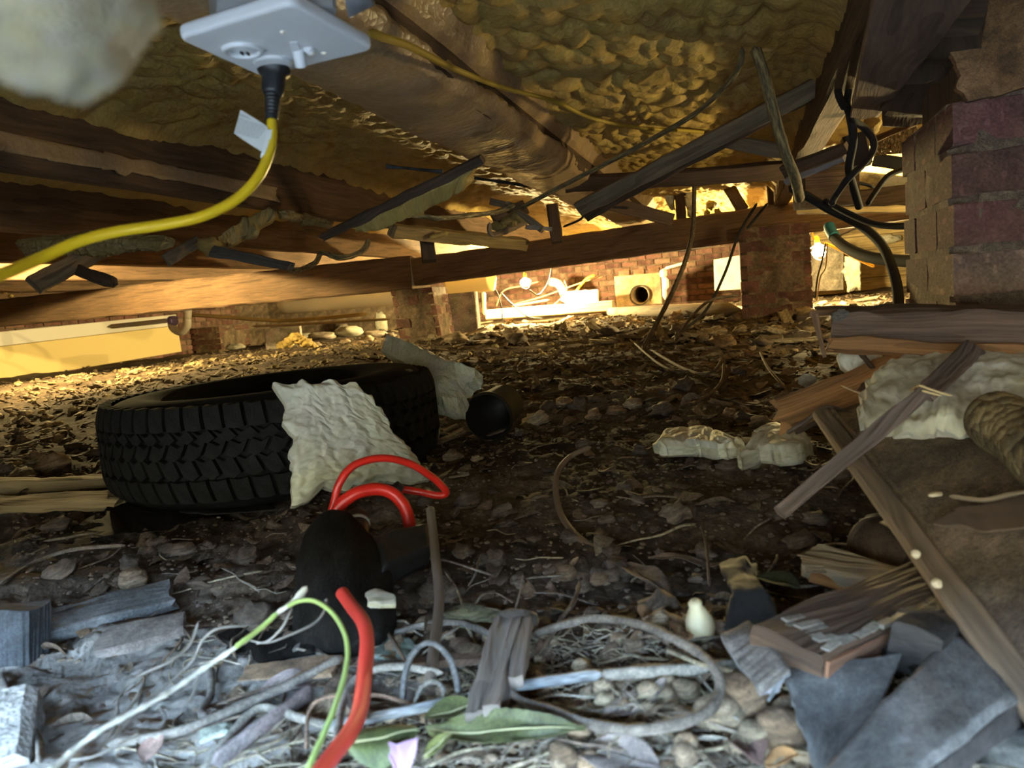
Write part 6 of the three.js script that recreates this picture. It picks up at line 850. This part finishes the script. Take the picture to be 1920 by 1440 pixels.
scatter('dry_leaf', leafP, leafM, 95, midR, (r, p) => rr(0.03, 0.075, r), 'dry leaf on the dirt between second pier and black bucket', 'leaf', 'leaves before the second pier', { seed: 8, tilt: 0.28 });
scatter('rock', clodP, [...stoneM, ...clodM], 60, midR, (r, p) => rr(0.010, 0.034, r), 'angular rock on the dirt before the second pier', 'rock', 'rocks before the second pier', { seed: 9, lift: 0.25 });
scatter('wood_chip', chipP, chipM, 150, midL, (r) => rr(0.02, 0.07, r), 'lit wood chip on the dirt around the tire', 'chip', 'lit wood chips round the tire', { seed: 10, tilt: 0.4, lift: 0.12 });
scatter('rock', clodP, [...stoneM, ...clodM], 120, midL, (r) => rr(0.010, 0.035, r), 'small lit rock on the dirt left of and behind the tire', 'rock', 'lit rocks round the tire', { seed: 11, lift: 0.25 });
scatter('dry_leaf', leafP, leafM, 50, midL, (r) => rr(0.02, 0.05, r), 'lit dry leaf on the dirt left of and behind the tire', 'leaf', 'lit leaves round the tire', { seed: 32, tilt: 0.2 });
scatter('rock', clodP, [...stoneM, ...clodM], 90, far, (r) => rr(0.025, 0.07, r), 'rock on the lit ground toward the far wall', 'rock', 'rocks toward the far wall', { seed: 13, lift: 0.25 });
scatter('wood_chip', chipP, chipM, 70, far, (r) => rr(0.06, 0.2, r), 'board scrap on the lit ground toward the far wall', 'chip', 'scraps toward the far wall', { seed: 14, tilt: 0.3, lift: 0.12 });
// fine litter nobody could count: straw, crumbs, grit
function litter(name, geo, m, n, spot, size, label, o = {}) {
  const r = rng(o.seed ?? 5), im = new THREE.InstancedMesh(geo, m, n), d = new THREE.Object3D(), c = new THREE.Color(); im.name = name; im.castShadow = im.receiveShadow = true;
  for (let i = 0; i < n; i++) { let p = null; for (let k = 0; k < 9 && !p; k++) p = spot(r); p ??= V(0, -0.05, -3); const s = size(r); d.position.set(p.x, p.y + (o.lift ?? 0) * s, p.z); d.rotation.set((r() - 0.5) * 2 * (o.tilt ?? 0.25), r() * 6.283, (r() - 0.5) * 2 * (o.tilt ?? 0.25)); d.scale.set(s, s * rr(0.6, 1.1, r), s * rr(0.7, 1.2, r)); d.updateMatrix(); im.setMatrixAt(i, d.matrix); const k = rr(0.55, 1.25, r); im.setColorAt(i, c.setRGB(k, k * rr(0.9, 1, r), k * rr(0.8, 1, r))); }
  tag(im, label, null, null, 'stuff'); scene.add(im);
}
const polar = (x0, x1, d0, d1) => (r) => { const a = lerp(-36, 36, r()) * RAD + 18 * RAD, d = Math.sqrt(lerp(d0 * d0, d1 * d1, r())); const x = -Math.sin(a) * d, z = -Math.cos(a) * d; if (x < x0 || x > x1 || Math.hypot(x - tireC[0], z - tireC[1]) < 0.3) return null; return V(x, groundY(x, z), z); };
litter('straw_litter', twigP[1], pal(0.50, 0.46, 0.37), 4500, polar(-0.42, 0.3, 0.28, 0.62), (r) => rr(0.012, 0.05, r), 'fine straw and root hairs covering the foreground', { seed: 21, tilt: 0.1, lift: 0.02 });
litter('grit', pebP[0], pal(0.26, 0.215, 0.17), 7000, polar(-1.8, 0.8, 0.28, 2.0), (r) => rr(0.0008, 0.004, r), 'grit and crumbs on the near dirt', { seed: 22, lift: 0.2 });
litter('leaf_crumbs', leafP[1], pal(0.26, 0.19, 0.13), 5200, polar(-4, 1.6, 0.4, 5.5), (r) => rr(0.008, 0.045, r), 'leaf crumbs over the dirt floor', { seed: 23, tilt: 0.3 });
litter('debris', chipP[2], pal(0.36, 0.29, 0.20), 4200, polar(-6, 2, 1.6, 8), (r) => rr(0.015, 0.06, r), 'chips and crumbs over the far dirt floor', { seed: 24, tilt: 0.5, lift: 0.1 });
litter('insulation_crumbs', clodP[1], pal(0.62, 0.52, 0.30), 700, polar(-6, -0.6, 2.0, 6.5), (r) => rr(0.006, 0.025, r), 'crumbs of yellow foam over the lit ground at the left', { seed: 25, lift: 0.3 });

for (const o of pend) rebase(o);
renderer.render(scene, camera);
